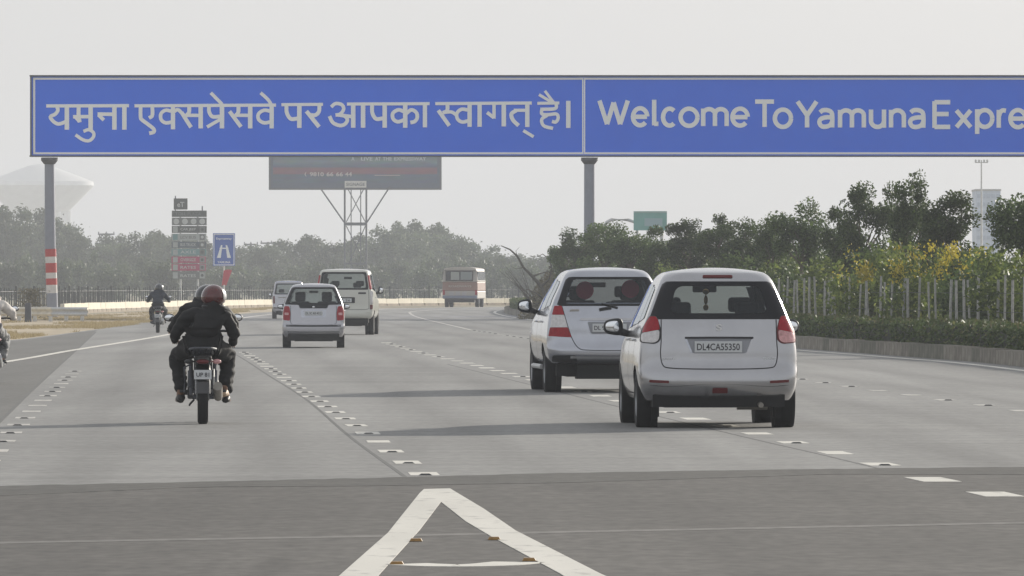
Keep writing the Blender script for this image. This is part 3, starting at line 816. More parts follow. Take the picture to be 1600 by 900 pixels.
utility_pole(424, 378, 1180, 'utility pole with a long cross-arm right of the blue motorway sign', 34, 2)
utility_pole(392, 380, 1200, 'slim utility pole beside the long cross-arm right of the blue motorway sign', 22, 1)
utility_pole(452, 384, 1220, 'low utility pole next to the left foot of the billboard', 20, 1)

def green_sign():
    Y = 520.0; k = Y / F; Z = lambda py: CAMH + (HOR - py) * k
    t = empty('direction_sign', ((1016 - 800) * k, Y, 0)); tag(t, 'pale green direction board standing above the median trees', 'road sign')
    g = mat('faded sign green', (.16, .40, .36), .6, var=.1, scale=.8)
    MB().box((0, 0, Z(345)), (52 * k, .2, 30 * k)).build('sign_panel', g, t)
    b = MB().box((0, -.11, Z(331.5)), (52 * k, .02, 2 * k))
    b.build('border', mat('faded border', (.3, .45, .42), .6), t)
    MB().box((5 * k, -.115, Z(347)), (28 * k, .012, 12 * k)).build('route_panel', mat('route panel', (.30, .45, .48), .6), t)
    pts = [(-20 * k, .25, 0), (-20 * k, .25, Z(356)), (-24 * k, .25, Z(347)), (-34 * k, .25, Z(343.5)), (-60 * k, .25, Z(343)), (-68 * k, .25, Z(347)), (-71 * k, .25, Z(356)), (-71 * k, .25, 0)]
    MB().tube(pts, .11, 8).build('support_arch', M['galv'], t, smooth=50)
    MB().tube([(18 * k, .25, 0), (18 * k, .25, Z(332))], .13, 8).build('post', M['galv'], t)
green_sign()

def block():
    Y = 900.0; k = Y / F; Z = lambda py: CAMH + (HOR - py) * k
    t = empty('tall_building', ((1546 - 800) * k, Y + 6, 0)); tag(t, 'pale blue building half hidden behind the trees at far right', 'building')
    w = mat('pale render', (.62, .70, .82), .8, var=.06)
    MB().box((0, 0, Z(298) / 2), (38 * k, 8, Z(298))).build('wall', w, t)
    MB().box((0, 0, Z(296.5)), (40 * k, 8.2, 3 * k)).build('roof', mat('roof grey', (.5, .5, .5), .8), t)
    gl = mat('window grey', (.48, .56, .68), .3); me = MB().box((0, 0, 0), (5 * k, .1, 6 * k)).mesh('window', gl)
    for r in range(8):
        for c in range(5):
            link('window', me, t, ((-15 + c * 7.5) * k, -4.04, Z(306 + r * 13)))
    k2 = 800 / F; Z2 = lambda py: CAMH + (HOR - py) * k2
    m = empty('floodlight_mast', ((1533.5 - 800) * k2, 800, 0)); tag(m, 'thin floodlight mast rising above the tall pale building at right', 'floodlight mast')
    MB().tube([(0, 0, 0), (0, 0, Z2(250))], [.16, .07], 8).build('mast', M['galv'], m)
    MB().box((0, 0, Z2(254)), (20 * k2, .08, .08)).build('cross_arm', M['galv'], m)
    for x in (-9, -4, 4, 9): MB().box((x * k2, -.1, Z2(251.5)), (3 * k2, .12, 4 * k2)).build('floodlight', M['galv'], m)
block()
# ------------------------------------------------------------------ vehicles
M['tyre'] = mat('tyre rubber', (.011, .011, .012), .85, var=.2, scale=10)
M['rim'] = mat('wheel alloy', (.35, .36, .37), .35, .7)
M['under'] = mat('underbody black', (.008, .008, .009), .8)
M['blackpl'] = mat('black plastic', (.022, .023, .026), .45)
M['seat'] = mat('dark seat cloth', (.014, .015, .018), .9)
M['silver'] = mat('silver metallic paint', (.46, .46, .475), .20, .90, var=.06, scale=2.2, coat=.6)
M['silver2'] = mat('pale silver paint', (.47, .485, .53), .20, .90, var=.06, scale=2.2, coat=.6)
M['lilac'] = mat('lilac silver paint', (.47, .47, .50), .25, .8, var=.03, coat=.6)
M['cream'] = mat('off white paint', (.64, .64, .58), .35, 0, var=.03, coat=.6)
M['redlens'] = mat('red lamp lens', (.33, .006, .016), .25, 0, var=.2, scale=30, coat=.25, spec=.3)
M['dimred'] = mat('dull red reflector', (.12, .008, .010), .35)
M['clearlens'] = mat('clear lamp lens', (.62, .60, .60), .15, .25, var=.15, scale=25, coat=.8)
M['pinklens'] = mat('pinkish lamp lens', (.60, .30, .30), .2, .1, var=.3, scale=25, coat=.8)
M['plate'] = mat('number plate white', (.62, .64, .65), .5)
M['plateink'] = mat('number plate ink', (.05, .05, .06), .6)
M['mirrorglass'] = mat('mirror glass', (.9, .92, .95), .04, 1.0)
M['frit'] = mat('black glass border', (.005, .006, .010), .10, 0, spec=.35)
M['glass'] = glassmat('tinted window', (.72, .78, 0.80), .02)
M['glassmid'] = glassmat('smoked window', (.55, .58, .62), .02)
M['glassdark'] = glassmat('dark window', (.22, .25, .28), .02)
M['windscreen'] = glassmat('dusty windscreen', (.8, .85, .86), .03)
_n = M['windscreen'].node_tree; _t = _n.nodes.new('ShaderNodeBsdfTranslucent'); _t.inputs['Color'].default_value = (.75, .80, .78, 1)
_x = _n.nodes.new('ShaderNodeMixShader'); _x.inputs[0].default_value = .16; _o = next(q for q in _n.nodes if q.type == 'OUTPUT_MATERIAL'); _p = _o.inputs['Surface'].links[0].from_socket
_n.links.new(_p, _x.inputs[1]); _n.links.new(_t.outputs[0], _x.inputs[2]); _n.links.new(_x.outputs[0], _o.inputs['Surface'])
M['gap'] = mat('panel gap', (.03, .03, .035), .8)
M['chrome'] = mat('chrome', (.75, .76, .78), .12, 1.0)
M['exhaust'] = mat('dull exhaust steel', (.32, .30, .27), .5, .6, var=.2)
M['charm'] = mat('gold charm', (.65, .40, .12), .4, .3)
M['redcloth'] = leafmat('red mesh sunshade', (.80, .05, .14), (.85, .08, .20), trans=.6)

def lerp_tab(tab, z):
    n = len(tab)
    if z <= tab[0][0]: return tab[0][1:]
    if z >= tab[-1][0]: return tab[-1][1:]
    for i in range(n - 1):
        if tab[i][0] <= z <= tab[i + 1][0]:
            a, b = tab[i], tab[i + 1]; h = b[0] - a[0]; t = (z - a[0]) / h
            out = []
            for k in range(1, len(a)):
                s = (b[k] - a[k]) / h
                s0 = (b[k] - tab[i - 1][k]) / (b[0] - tab[i - 1][0]) if i else s
                s1 = (tab[i + 2][k] - a[k]) / (tab[i + 2][0] - a[0]) if i + 2 < n else s
                if s0 * s <= 0: s0 = 0
                if s1 * s <= 0: s1 = 0
                lim = 2.5 * abs(s)
                s0 = max(-lim, min(lim, s0)); s1 = max(-lim, min(lim, s1))
                out.append((2*t**3 - 3*t*t + 1) * a[k] + (t**3 - 2*t*t + t) * h * s0 + (3*t*t - 2*t**3) * b[k] + (t**3 - t*t) * h * s1)
            return out

def round_poly(pts, rad, n=64):
    """polygon with rounded corners resampled to n points by arc length"""
    m = len(pts); P = [Vector(p) for p in pts]; out = []
    rad = rad if hasattr(rad, '__len__') else [rad] * m
    for i in range(m):
        a, b, c = P[i - 1], P[i], P[(i + 1) % m]; r = rad[i]
        if r <= 0: out.append(b.copy()); continue
        p0 = b + (a - b).normalized() * min(r, (a - b).length * .49); p1 = b + (c - b).normalized() * min(r, (c - b).length * .49)
        for k in range(7):
            t = k / 6; out.append(p0 * (1 - t) ** 2 + b * 2 * t * (1 - t) + p1 * t * t)
    L = [0]
    for i in range(len(out)): L.append(L[-1] + (out[(i + 1) % len(out)] - out[i]).length)
    res = []; j = 0
    for k in range(n):
        s = L[-1] * k / n
        while L[j + 1] < s: j += 1
        t = (s - L[j]) / max(1e-9, L[j + 1] - L[j]); res.append(out[j].lerp(out[(j + 1) % len(out)], t))
    return res

class Car:
    """body skin lofted from horizontal slices: z -> half width, rear y, front y, corner radius; features are laid on that skin"""
    def __init__(s, tab, wheels, wr, top_crown=.03, bow=.05):
        s.tab = tab; s.wheels = wheels; s.wr = wr; s.bow = bow; s.crown = top_crown
    def sl(s, z): return lerp_tab(s.tab, z)
    def wy(s, y, z):
        w, yr, yf, rc = s.sl(z)
        t = (y - yr) / (yf - yr)
        return w * (1 - .05 * max(0, (t - .6) / .4) ** 2 - .02 * max(0, (.25 - t) / .25) ** 2)
    def rear(s, x, z):
        w, yr, yf, rc = s.sl(z); ax = min(abs(x), w * .9995)
        y = yr + s.bow * (ax / w) ** 2
        if ax > w - rc:
            q = (ax - (w - rc)) / rc; y += rc * 1.15 * (1 - math.sqrt(max(0, 1 - q * q)))
        return y
    def front(s, x, z):
        w, yr, yf, rc = s.sl(z); ax = min(abs(x), w * .9995)
        rc = rc * 1.6
        y = yf - s.bow * 2 * (ax / w) ** 2
        if ax > w - rc:
            q = (ax - (w - rc)) / rc; y -= rc * 1.2 * (1 - math.sqrt(max(0, 1 - q * q)))
        return y
    def arch(s, y):
        for wy in s.wheels:
            d = abs(y - wy); ra = s.wr + .055
            if d < ra: return s.wr + math.sqrt(ra * ra - d * d)
        return 0
    def chart(s, ch, a, z, off=0.0):
        if ch == 'rear': return (a, s.rear(a, z) - off, z)
        if ch == 'front': return (a, s.front(a, z) + off, z)
        sg = 1 if ch == 'right' else -1
        return (sg * (s.wy(a, z) + off), a, z)
    def outline(s, z):
        w, yr, yf, rc = s.sl(z); pts = []
        for i in range(15):  pts.append((w * .9995 * i / 15 * (1 - .0), 'r'))
        out = []
        nr, nc, ns, nf = 14, 7, 44, 14
        for i in range(nr): x = (w - rc) * i / nr; out.append((x, s.rear(x, z)))
        for i in range(nc + 1):
            q = math.sin(math.pi / 2 * i / nc); x = (w - rc) + rc * q * .9995; out.append((x, s.rear(x, z)))
        ya = out[-1][1]; yb = s.front(w, z)
        for i in range(1, ns): out.append((None, ya + (yb - ya) * i / ns))
        rf = rc * 1.6
        for i in range(nc, -1, -1):
            q = math.sin(math.pi / 2 * i / nc); x = (w - rf) + rf * q * .9995; out.append((x, s.front(x, z)))
        for i in range(nf - 1, -1, -1): x = (w - rf) * i / nf; out.append((x, s.front(x, z)))
        res = []
        for x, y in out:
            zz = z
            a = s.arch(y)
            if a > z and (x is None or x > w * .80): zz = min(a, z + 1)
            if x is None: x = s.wy(y, zz)
            else:
                wl = s.wy(y, zz)
                if x > wl: x = wl
            res.append((x, y, zz))
        return res
    def body(s, parent, m, holes, name='body'):
        z0, z1 = s.tab[0][0], s.tab[-1][0]; nz = 56
        zs = [z0 + (z1 - z0) * i / nz for i in range(nz + 1)]
        # finer near the roof
        zs = sorted(set(zs + [z1 - .002, z1 - .006, z1 - .012, z1 - .02]))
        vs = []; fs = []
        rows = [s.outline(z) for z in zs]; n = len(rows[0])
        ring = []
        for r in rows:
            full = r + [(-x, y, z) for x, y, z in r[-2:0:-1]]
            ring.append(full)
        N = len(ring[0])
        for r in ring: vs += r
        def inside(ch, a, z):
            for c, poly in holes:
                if c != ch: continue
                k = False; j = len(poly) - 1
                for i in range(len(poly)):
                    if (poly[i].y > z) != (poly[j].y > z) and a < (poly[j].x - poly[i].x) * (z - poly[i].y) / (poly[j].y - poly[i].y) + poly[i].x: k = not k
                    j = i
                if k: return True
            return False
        for i in range(len(ring) - 1):
            for k in range(N):
                q = (i * N + k, i * N + (k + 1) % N, (i + 1) * N + (k + 1) % N, (i + 1) * N + k)
                c = [sum(vs[a][t] for a in q) / 4 for t in range(3)]
                kk = k if k < n else N - k
                sec = 'rear' if kk <= 20 else ('front' if kk >= n - 22 else 'side')
                if sec == 'side': sec = 'right' if c[0] > 0 else 'left'
                if inside(sec, c[0] if sec in ('rear', 'front') else c[1], c[2]): continue
                fs.append(q)
        # crowned roof cap
        last = (len(ring) - 1) * N; prev = list(range(last, last + N)); top = ring[-1]
        cx, cy = 0, sum(p[1] for p in top) / N
        for st in range(1, 6):
            f = 1 - st / 6; cur = []
            for p in top:
                vs.append((p[0] * f, cy + (p[1] - cy) * f, z1 + s.crown * (1 - f * f))); cur.append(len(vs) - 1)
            for k in range(N): fs.append((prev[k], prev[(k + 1) % N], cur[(k + 1) % N], cur[k]))
            prev = cur
        vs.append((0, cy, z1 + s.crown)); c = len(vs) - 1
        for k in range(N): fs.append((prev[k], prev[(k + 1) % N], c))
        mb = MB(); mb.add(vs, fs)
        return mb.build(name, m, parent, smooth=50, doubles=.0008, fixn=True)
    def patch(s, name, ch, poly, off, m, parent, rings=6, inner=None, rad=0.0, n=64, cz=None, edge=.03):
        """outline (rounded) filled to its centre or to an inner outline, on the skin; turned in at its edge"""
        P = round_poly(poly, rad, n)
        Q = round_poly(inner[0], inner[1], n) if inner else None
        if Q:   # align start
            best = min(range(n), key=lambda k: (Q[k] - P[0]).length); Q = Q[best:] + Q[:best]
        c = sum(P, Vector((0, 0))) / n
        mb = MB(); vs = [s.chart(ch, p.x, p.y, off - edge) for p in P]; fs = []
        steps = rings
        for r in range(steps + 1):
            t = r / steps
            if not Q and r == steps: break
            for k in range(n):
                e = Q[k] if Q else c
                p = P[k].lerp(e, t); vs.append(s.chart(ch, p.x, p.y, off))
        nr = len(vs) // n
        for r in range(nr - 1):
            for k in range(n): fs.append((r * n + k, r * n + (k + 1) % n, (r + 1) * n + (k + 1) % n, (r + 1) * n + k))
        if not Q:
            vs.append(s.chart(ch, c.x, c.y, off)); ci = len(vs) - 1
            for k in range(n): fs.append(((nr - 1) * n + k, (nr - 1) * n + (k + 1) % n, ci))
        mb.add(vs, fs)
        o = mb.build(name, m, parent, smooth=35, fixn=True)
        return o
    def line(s, name, ch, pts, w, m, parent, off=.002, n=8):
        P = smooth_px(pts, n) if len(pts) > 2 else [Vector(pts[0]).lerp(Vector(pts[1]), i / 12) for i in range(13)]
        vs = []; fs = []
        for i, p in enumerate(P):
            d = P[min(i + 1, len(P) - 1)] - P[max(i - 1, 0)]; d.normalize(); nr = Vector((-d.y, d.x)) * w / 2
            vs += [s.chart(ch, p.x + nr.x, p.y + nr.y, off), s.chart(ch, p.x - nr.x, p.y - nr.y, off)]
        for i in range(len(P) - 1): fs.append((2 * i, 2 * i + 1, 2 * i + 3, 2 * i + 2))
        return MB().add(vs, fs).build(name, m, parent)

def mirror_poly(p): return [(-x, z) for x, z in p][::-1]

def wheel(parent, x, y, r, w):
    Mx = Matrix.Translation((x, y, r)) @ Matrix.Rotation(math.pi / 2 * (1 if x > 0 else -1), 4, 'Y')
    h = w / 2
    we = MB().lathe([(r * .62, -h * .9), (r * .80, -h), (r * .95, -h * .93), (r * .992, -h * .72), (r, -h * .3), (r, h * .3), (r * .992, h * .72), (r * .95, h * .93), (r * .80, h), (r * .62, h * .9)], Mx, 32)
    t = we.build('wheel', M['tyre'], parent, smooth=40)
    rm = MB().lathe([(r * .64, -h * .9), (r * .60, h * .3), (r * .63, h * .86), (r * .60, h * .9), (r * .56, h * .5), (.02, h * .45)], Mx, 24)
    for k in range(5):
        a = k * 2 * math.pi / 5; c = Mx @ Vector((r * .34 * math.cos(a), r * .34 * math.sin(a), h * .55))
        rm.box(c, (.03, .05, r * .55), rx=a if x > 0 else -a)
    rm.build('rim', M['rim'], t, smooth=30)
    return t

def side_mirror(parent, x, y, z, m=None, sz=(.12, .09, .085)):
    """rounded-square housing on a stalk, mirror glass facing back"""
    s = 1 if x > 0 else -1
    def sq(a, b, c):
        def f(p):
            q = Vector((p.x / a, p.y / b, p.z / c)); n = (abs(q.x) ** 3.2 + abs(q.y) ** 2.2 + abs(q.z) ** 3.2) ** (1 / 3.0)
            if n > 1e-6: q = q / n
            if q.y < 0: q.y *= .4
            q.z *= 1 - .18 * (s * q.x); return Vector((q.x * a, q.y * b, q.z * c))
        return f
    o = MB().ball((x, y, z), sz, 20, 12, fn=sq(*sz)).tube([(x - s * sz[0] * .7, y + .02, z - sz[2] * .55), (x - s * (sz[0] + .07), y + .05, z - sz[2] * .9)], [.045, .035], 8).build('mirror', m or M['blackpl'], parent, smooth=True)
    g = (sz[0] * .70, .012, sz[2] * .66)
    MB().ball((x + s * .012, y - sz[1] * .37, z + .003), g, 20, 10, fn=sq(*g)).build('mirror_glass', M['mirrorglass'], o, smooth=True)

def seat_row(parent, y, zs, xs, w=.46, head=True, hz=.72):
    for x in xs:
        b = MB().box((x, y, zs + .28), (w, .14, .60), rx=-.2)
        o = b.build('seat', M['seat'], parent, bevel=.04)
        if head: MB().box((x, y + -.06, zs + hz), (.25, .09, .16)).build('headrest', M['seat'], o, bevel=.035)

def common(t, c, x_w, tyre_w, zb, y_len, light='redlens'):
    for wy in c.wheels:
        for s in (-1, 1): wheel(t, s * (x_w - tyre_w / 2 - .005), wy, c.wr, tyre_w)
    u = MB(); w = c.tab[0][1]
    u.box((0, (c.wheels[0] + .55 + y_len - .4) / 2, zb + .10), (2 * w - 2 * tyre_w - .14, y_len - 1.2, .22))
    u.box((0, c.wheels[0], zb + .22), (2 * w - .1, .9, .06))
    u.box((0, c.wheels[0] - .42, zb + .09), (2 * w - .16, .42, .16))
    u.tube([(-x_w + tyre_w, c.wheels[0], c.wr), (x_w - tyre_w, c.wheels[0], c.wr)], .05, 10)
    u.box((0, (c.wheels[0] + y_len) / 2, zb + .34), (2 * w - .12, y_len - 1.0, .03))
    for wy in c.wheels:
        for s in (-1, 1):
            u.tube([(s * (x_w - .03 - tyre_w), wy, c.wr), (s * (x_w - .10 - tyre_w * .3), wy, c.wr)], c.wr + .04, 20)
    u.build('underbody', M['under'], t)
    MB().box((0, y_len - .95, .98), (1.2, .35, .12)).build('dashboard', M['blackpl'], t, bevel=.04)

def front_kit(c, t, zl, w, zf, plate=True):
    for s in (1, -1):
        P = [(w * .55, zl - .08), (w * .97, zl - .05), (w * .95, zl + .10), (w * .60, zl + .05)]
        if s < 0: P = mirror_poly(P)
        c.patch('headlamp', 'front', P, .010, M['clearlens'], t, rad=.04)
    c.patch('grille', 'front', [(-w * .45, zl - .12), (w * .45, zl - .12), (w * .5, zl + .02), (-w * .5, zl + .02)], .010, M['blackpl'], t, rad=.03)
    c.patch('air_intake', 'front', [(-w * .6, zf - .08), (w * .6, zf - .08), (w * .5, zf + .08), (-w * .5, zf + .08)], .010, M['blackpl'], t, rad=.03)

def sides(c, t, wins, gaps, handles, glass):
    for ch in ('left', 'right'):
        for P in wins:
            c.patch('side_window', ch, P, .006, glass, t, rad=.05)
        for g in gaps: c.line('door_gap', ch, g, .012, M['gap'], t)
        for y, z in handles:
            s = 1 if ch == 'right' else -1
            p = c.chart(ch, y, z, .02)
            MB().box(p, (.03, .18, .03)).build('door_handle', M['chrome'], t, bevel=.008)

def place(t, px, py, wheel_y, heading):
    """wheel contact of the rear axle centre at pixel"""
    p = G(px, py)
    fwd = Vector((-math.sin(R(heading)), math.cos(R(heading)), 0))
    t.location = p - fwd * wheel_y
    t.rotation_euler.z = R(heading)

# ---- the silver people carrier in front (nearest car)
def near_mpv():
    tab = [(.30, .775, .16, 4.10, .16), (.36, .800, .06, 4.20, .18), (.42, .825, .015, 4.25, .19), (.50, .840, .00, 4.265, .20), (.60, .848, .015, 4.25, .20), (.66, .848, .045, 4.22, .19), (.72, .845, .06, 4.17, .17),
           (.82, .838, .065, 4.05, .16), (.92, .825, .075, 3.75, .15), (1.00, .812, .085, 3.35, .14), (1.08, .790, .10, 3.12, .14), (1.18, .752, .125, 2.90, .14), (1.30, .704, .17, 2.66, .14), (1.42, .655, .22, 2.45, .14),
           (1.52, .612, .27, 2.26, .15), (1.58, .58, .30, 2.12, .17), (1.62, .545, .33, 2.02, .19), (1.645, .50, .38, 1.92, .20), (1.66, .43, .46, 1.80, .20)]
    c = Car(tab, (.75, 3.49), .305, .035)
    t = empty('minivan'); tag(t, 'nearest silver people carrier with black wraparound rear window and white number plate', 'car')
    win = [(-.728, 1.155), (.728, 1.155), (.572, 1.550), (-.572, 1.550)]
    inn = [(-.52, 1.215), (.52, 1.215), (.44, 1.50), (-.44, 1.50)]
    hole = round_poly([(-.60, 1.19), (.60, 1.19), (.50, 1.525), (-.50, 1.525)], .05)
    fw = [(-.66, 1.10), (.66, 1.10), (.50, 1.56), (-.50, 1.56)]
    fh = round_poly([(-.60, 1.13), (.60, 1.13), (.45, 1.55), (-.45, 1.55)], .05)
    sw = [[(.55, 1.16), (1.05, 1.12), (1.05, 1.50), (.72, 1.47)], [(1.10, 1.11), (1.92, 1.08), (1.90, 1.52), (1.10, 1.51)], [(1.98, 1.07), (2.80, 1.04), (2.22, 1.50), (1.98, 1.52)]]
    shs = [('left', round_poly(p, .03)) for p in sw] + [('right', round_poly(p, .03)) for p in sw]
    c.body(t, M['silver'], [('rear', hole), ('front', fh)] + shs)
    g = c.patch('rear_window', 'rear', inn, .004, M['glass'], t, rad=.07)
    c.patch('window_border', 'rear', win, .007, M['frit'], g, rad=[.02, .02, .05, .05], inner=(inn, .08))
    c.patch('windscreen', 'front', fw, .004, M['windscreen'], t, rad=.05)
    sides(c, t, sw, [[(1.06, .42), (1.07, .8), (1.075, 1.5)], [(1.95, .36), (1.95, 1.0), (1.95, 1.52)], [(2.95, .36), (3.0, .7), (2.88, 1.0)], [(1.0, .36), (2.95, .36)]], [(1.25, .93), (2.15, .93)], M['glassdark'])
    for ch in ('left', 'right'): c.patch('window_pillar', ch, [(1.06, 1.12), (1.09, 1.12), (1.09, 1.52), (1.06, 1.5)], .007, M['frit'], t, n=16)
    # lamps
    for s in (1, -1):
        f = (lambda P: P) if s > 0 else mirror_poly
        red = c.patch('tail_lamp', 'rear', f([(.622, 1.045), (.805, 1.01), (.775, 1.10), (.718, 1.182), (.662, 1.182), (.636, 1.14)]), .016, M['redlens'], t, rad=.012)
        lo = [(.632, .935), (.68, .905), (.815, .915), (.808, 1.008), (.624, 1.043)]
        c.patch('lamp_lens', 'rear', f(lo), .016, M['clearlens'] if s < 0 else M['pinklens'], red, rad=.03)
        c.patch('lamp_surround', 'rear', f([(.614, .93), (.67, .893), (.825, .905), (.812, 1.03), (.724, 1.192), (.652, 1.192), (.608, 1.05)]), .010, M['dimred'] if s > 0 else M['blackpl'], red, rad=.03)
        c.patch('reflector', 'rear', f([(.53, .480), (.735, .490), (.735, .518), (.53, .508)]), .008, M['dimred'], t, rad=.010)
    c.patch('high_stop_lamp', 'rear', [(-.16, 1.590), (.16, 1.590), (.155, 1.618), (-.155, 1.618)], .012, M['dimred'], t, rad=.01)
    c.patch('fog_lamp', 'rear', [(-.075, .375), (.085, .375), (.085, .43), (-.075, .43)], .010, M['dimred'], t, rad=.012)
    # tailgate seams and number plate recess
    c.line('tailgate_gap', 'rear', [(-.605, 1.15), (-.608, .93), (-.615, .78), (-.59, .67), (-.52, .642), (-.3, .632), (0, .630), (.3, .632), (.52, .642), (.59, .67), (.615, .78), (.608, .93), (.605, 1.15)], .011, M['gap'], t)
    c.line('bumper_crease', 'rear', [(-.74, .455), (-.5, .44), (0, .47), (.5, .44), (.74, .455)], .010, M['silver'], t, off=.010)
    rc = c.patch('plate_recess', 'rear', [(-.285, .795), (.285, .795), (.345, .955), (-.345, .955)], .004, mat('recess paint', (.30, .31, .34), .4, .2), t, rad=.02)
    c.line('recess_lip', 'rear', [(-.36, .958), (0, .960), (.36, .958)], .020, M['gap'], rc, off=.022)
    c.line('recess_edge', 'rear', [(-.352, .95), (-.29, .80)], .020, M['chrome'] if 0 else M['silver2'], rc, off=.012)
    yb = c.rear(0, .86)
    p = MB().box((-.01, yb - .022, .862), (.50, .012, .118)).build('number_plate', M['plate'], t, bevel=.004)
    put_text('DL4CA55350', p, -.235, yb - .030, .826, .45, .072, M['plateink'], bold=.012)
    ye = c.rear(0, 1.06) - .012
    put_text('S', t, -.032, ye, 1.03, .064, .07, M['chrome'], bold=.03, name='emblem')
    put_text('SUZUKI', t, -.60, c.rear(-.52, .735) - .004, .725, .17, .020, M['galv'], bold=.02, name='badge')
    put_text('ERTIGA', t, .37, c.rear(.5, .735) - .002, .730, .22, .019, M['galv'], bold=.02, name='badge')
    # wiper seat row and hanging charm seen through the glass
    seat_row(t, 1.05, .62, (-.36, .36), .50, hz=.63)
    seat_row(t, 2.35, .60, (-.38, .38), .50, hz=.70)
    MB().box((.0, 2.28, 1.47), (.26, .05, .075)).build('rear_view_mirror', M['blackpl'], t, bevel=.015)
    ch = MB().ball((.01, 2.22, 1.44), (.035, .03, .03)).ball((.01, 2.22, 1.35), (.022, .02, .05)).ball((.01, 2.22, 1.27), (.03, .02, .035)).tube([(.01, 2.22, 1.46), (.01, 2.22, 1.28)], .006, 5)
    ch.build('hanging_charm', M['charm'], t)
    for x, m in ((-.42, .21), (.45, .25)): MB().box((x, 2.0, 1.15), (.05, .05, .05))
    side_mirror(t, -.965, 2.62, 1.06, sz=(.105, .09, .088)); side_mirror(t, .945, 2.62, 1.06, sz=(.105, .09, .088))
    common(t, c, .845, .195, .22, 4.15)
    ex = MB().tube([(.20, .25, .27), (.52, .25, .27)], .07, 16).tube([(.42, .30, .27), (.44, .05, .25)], .028, 12)
    ex.build('exhaust', M['exhaust'], t, smooth=40)
    for s in (-1, 1): MB().box((s * .70, .56, .22), (.20, .015, .20)).build('mud_flap', M['blackpl'], t)
    front_kit(c, t, .78, .80, .45)
    place(t, 1116.5, 668.5, .75, 2.55)
near_mpv()

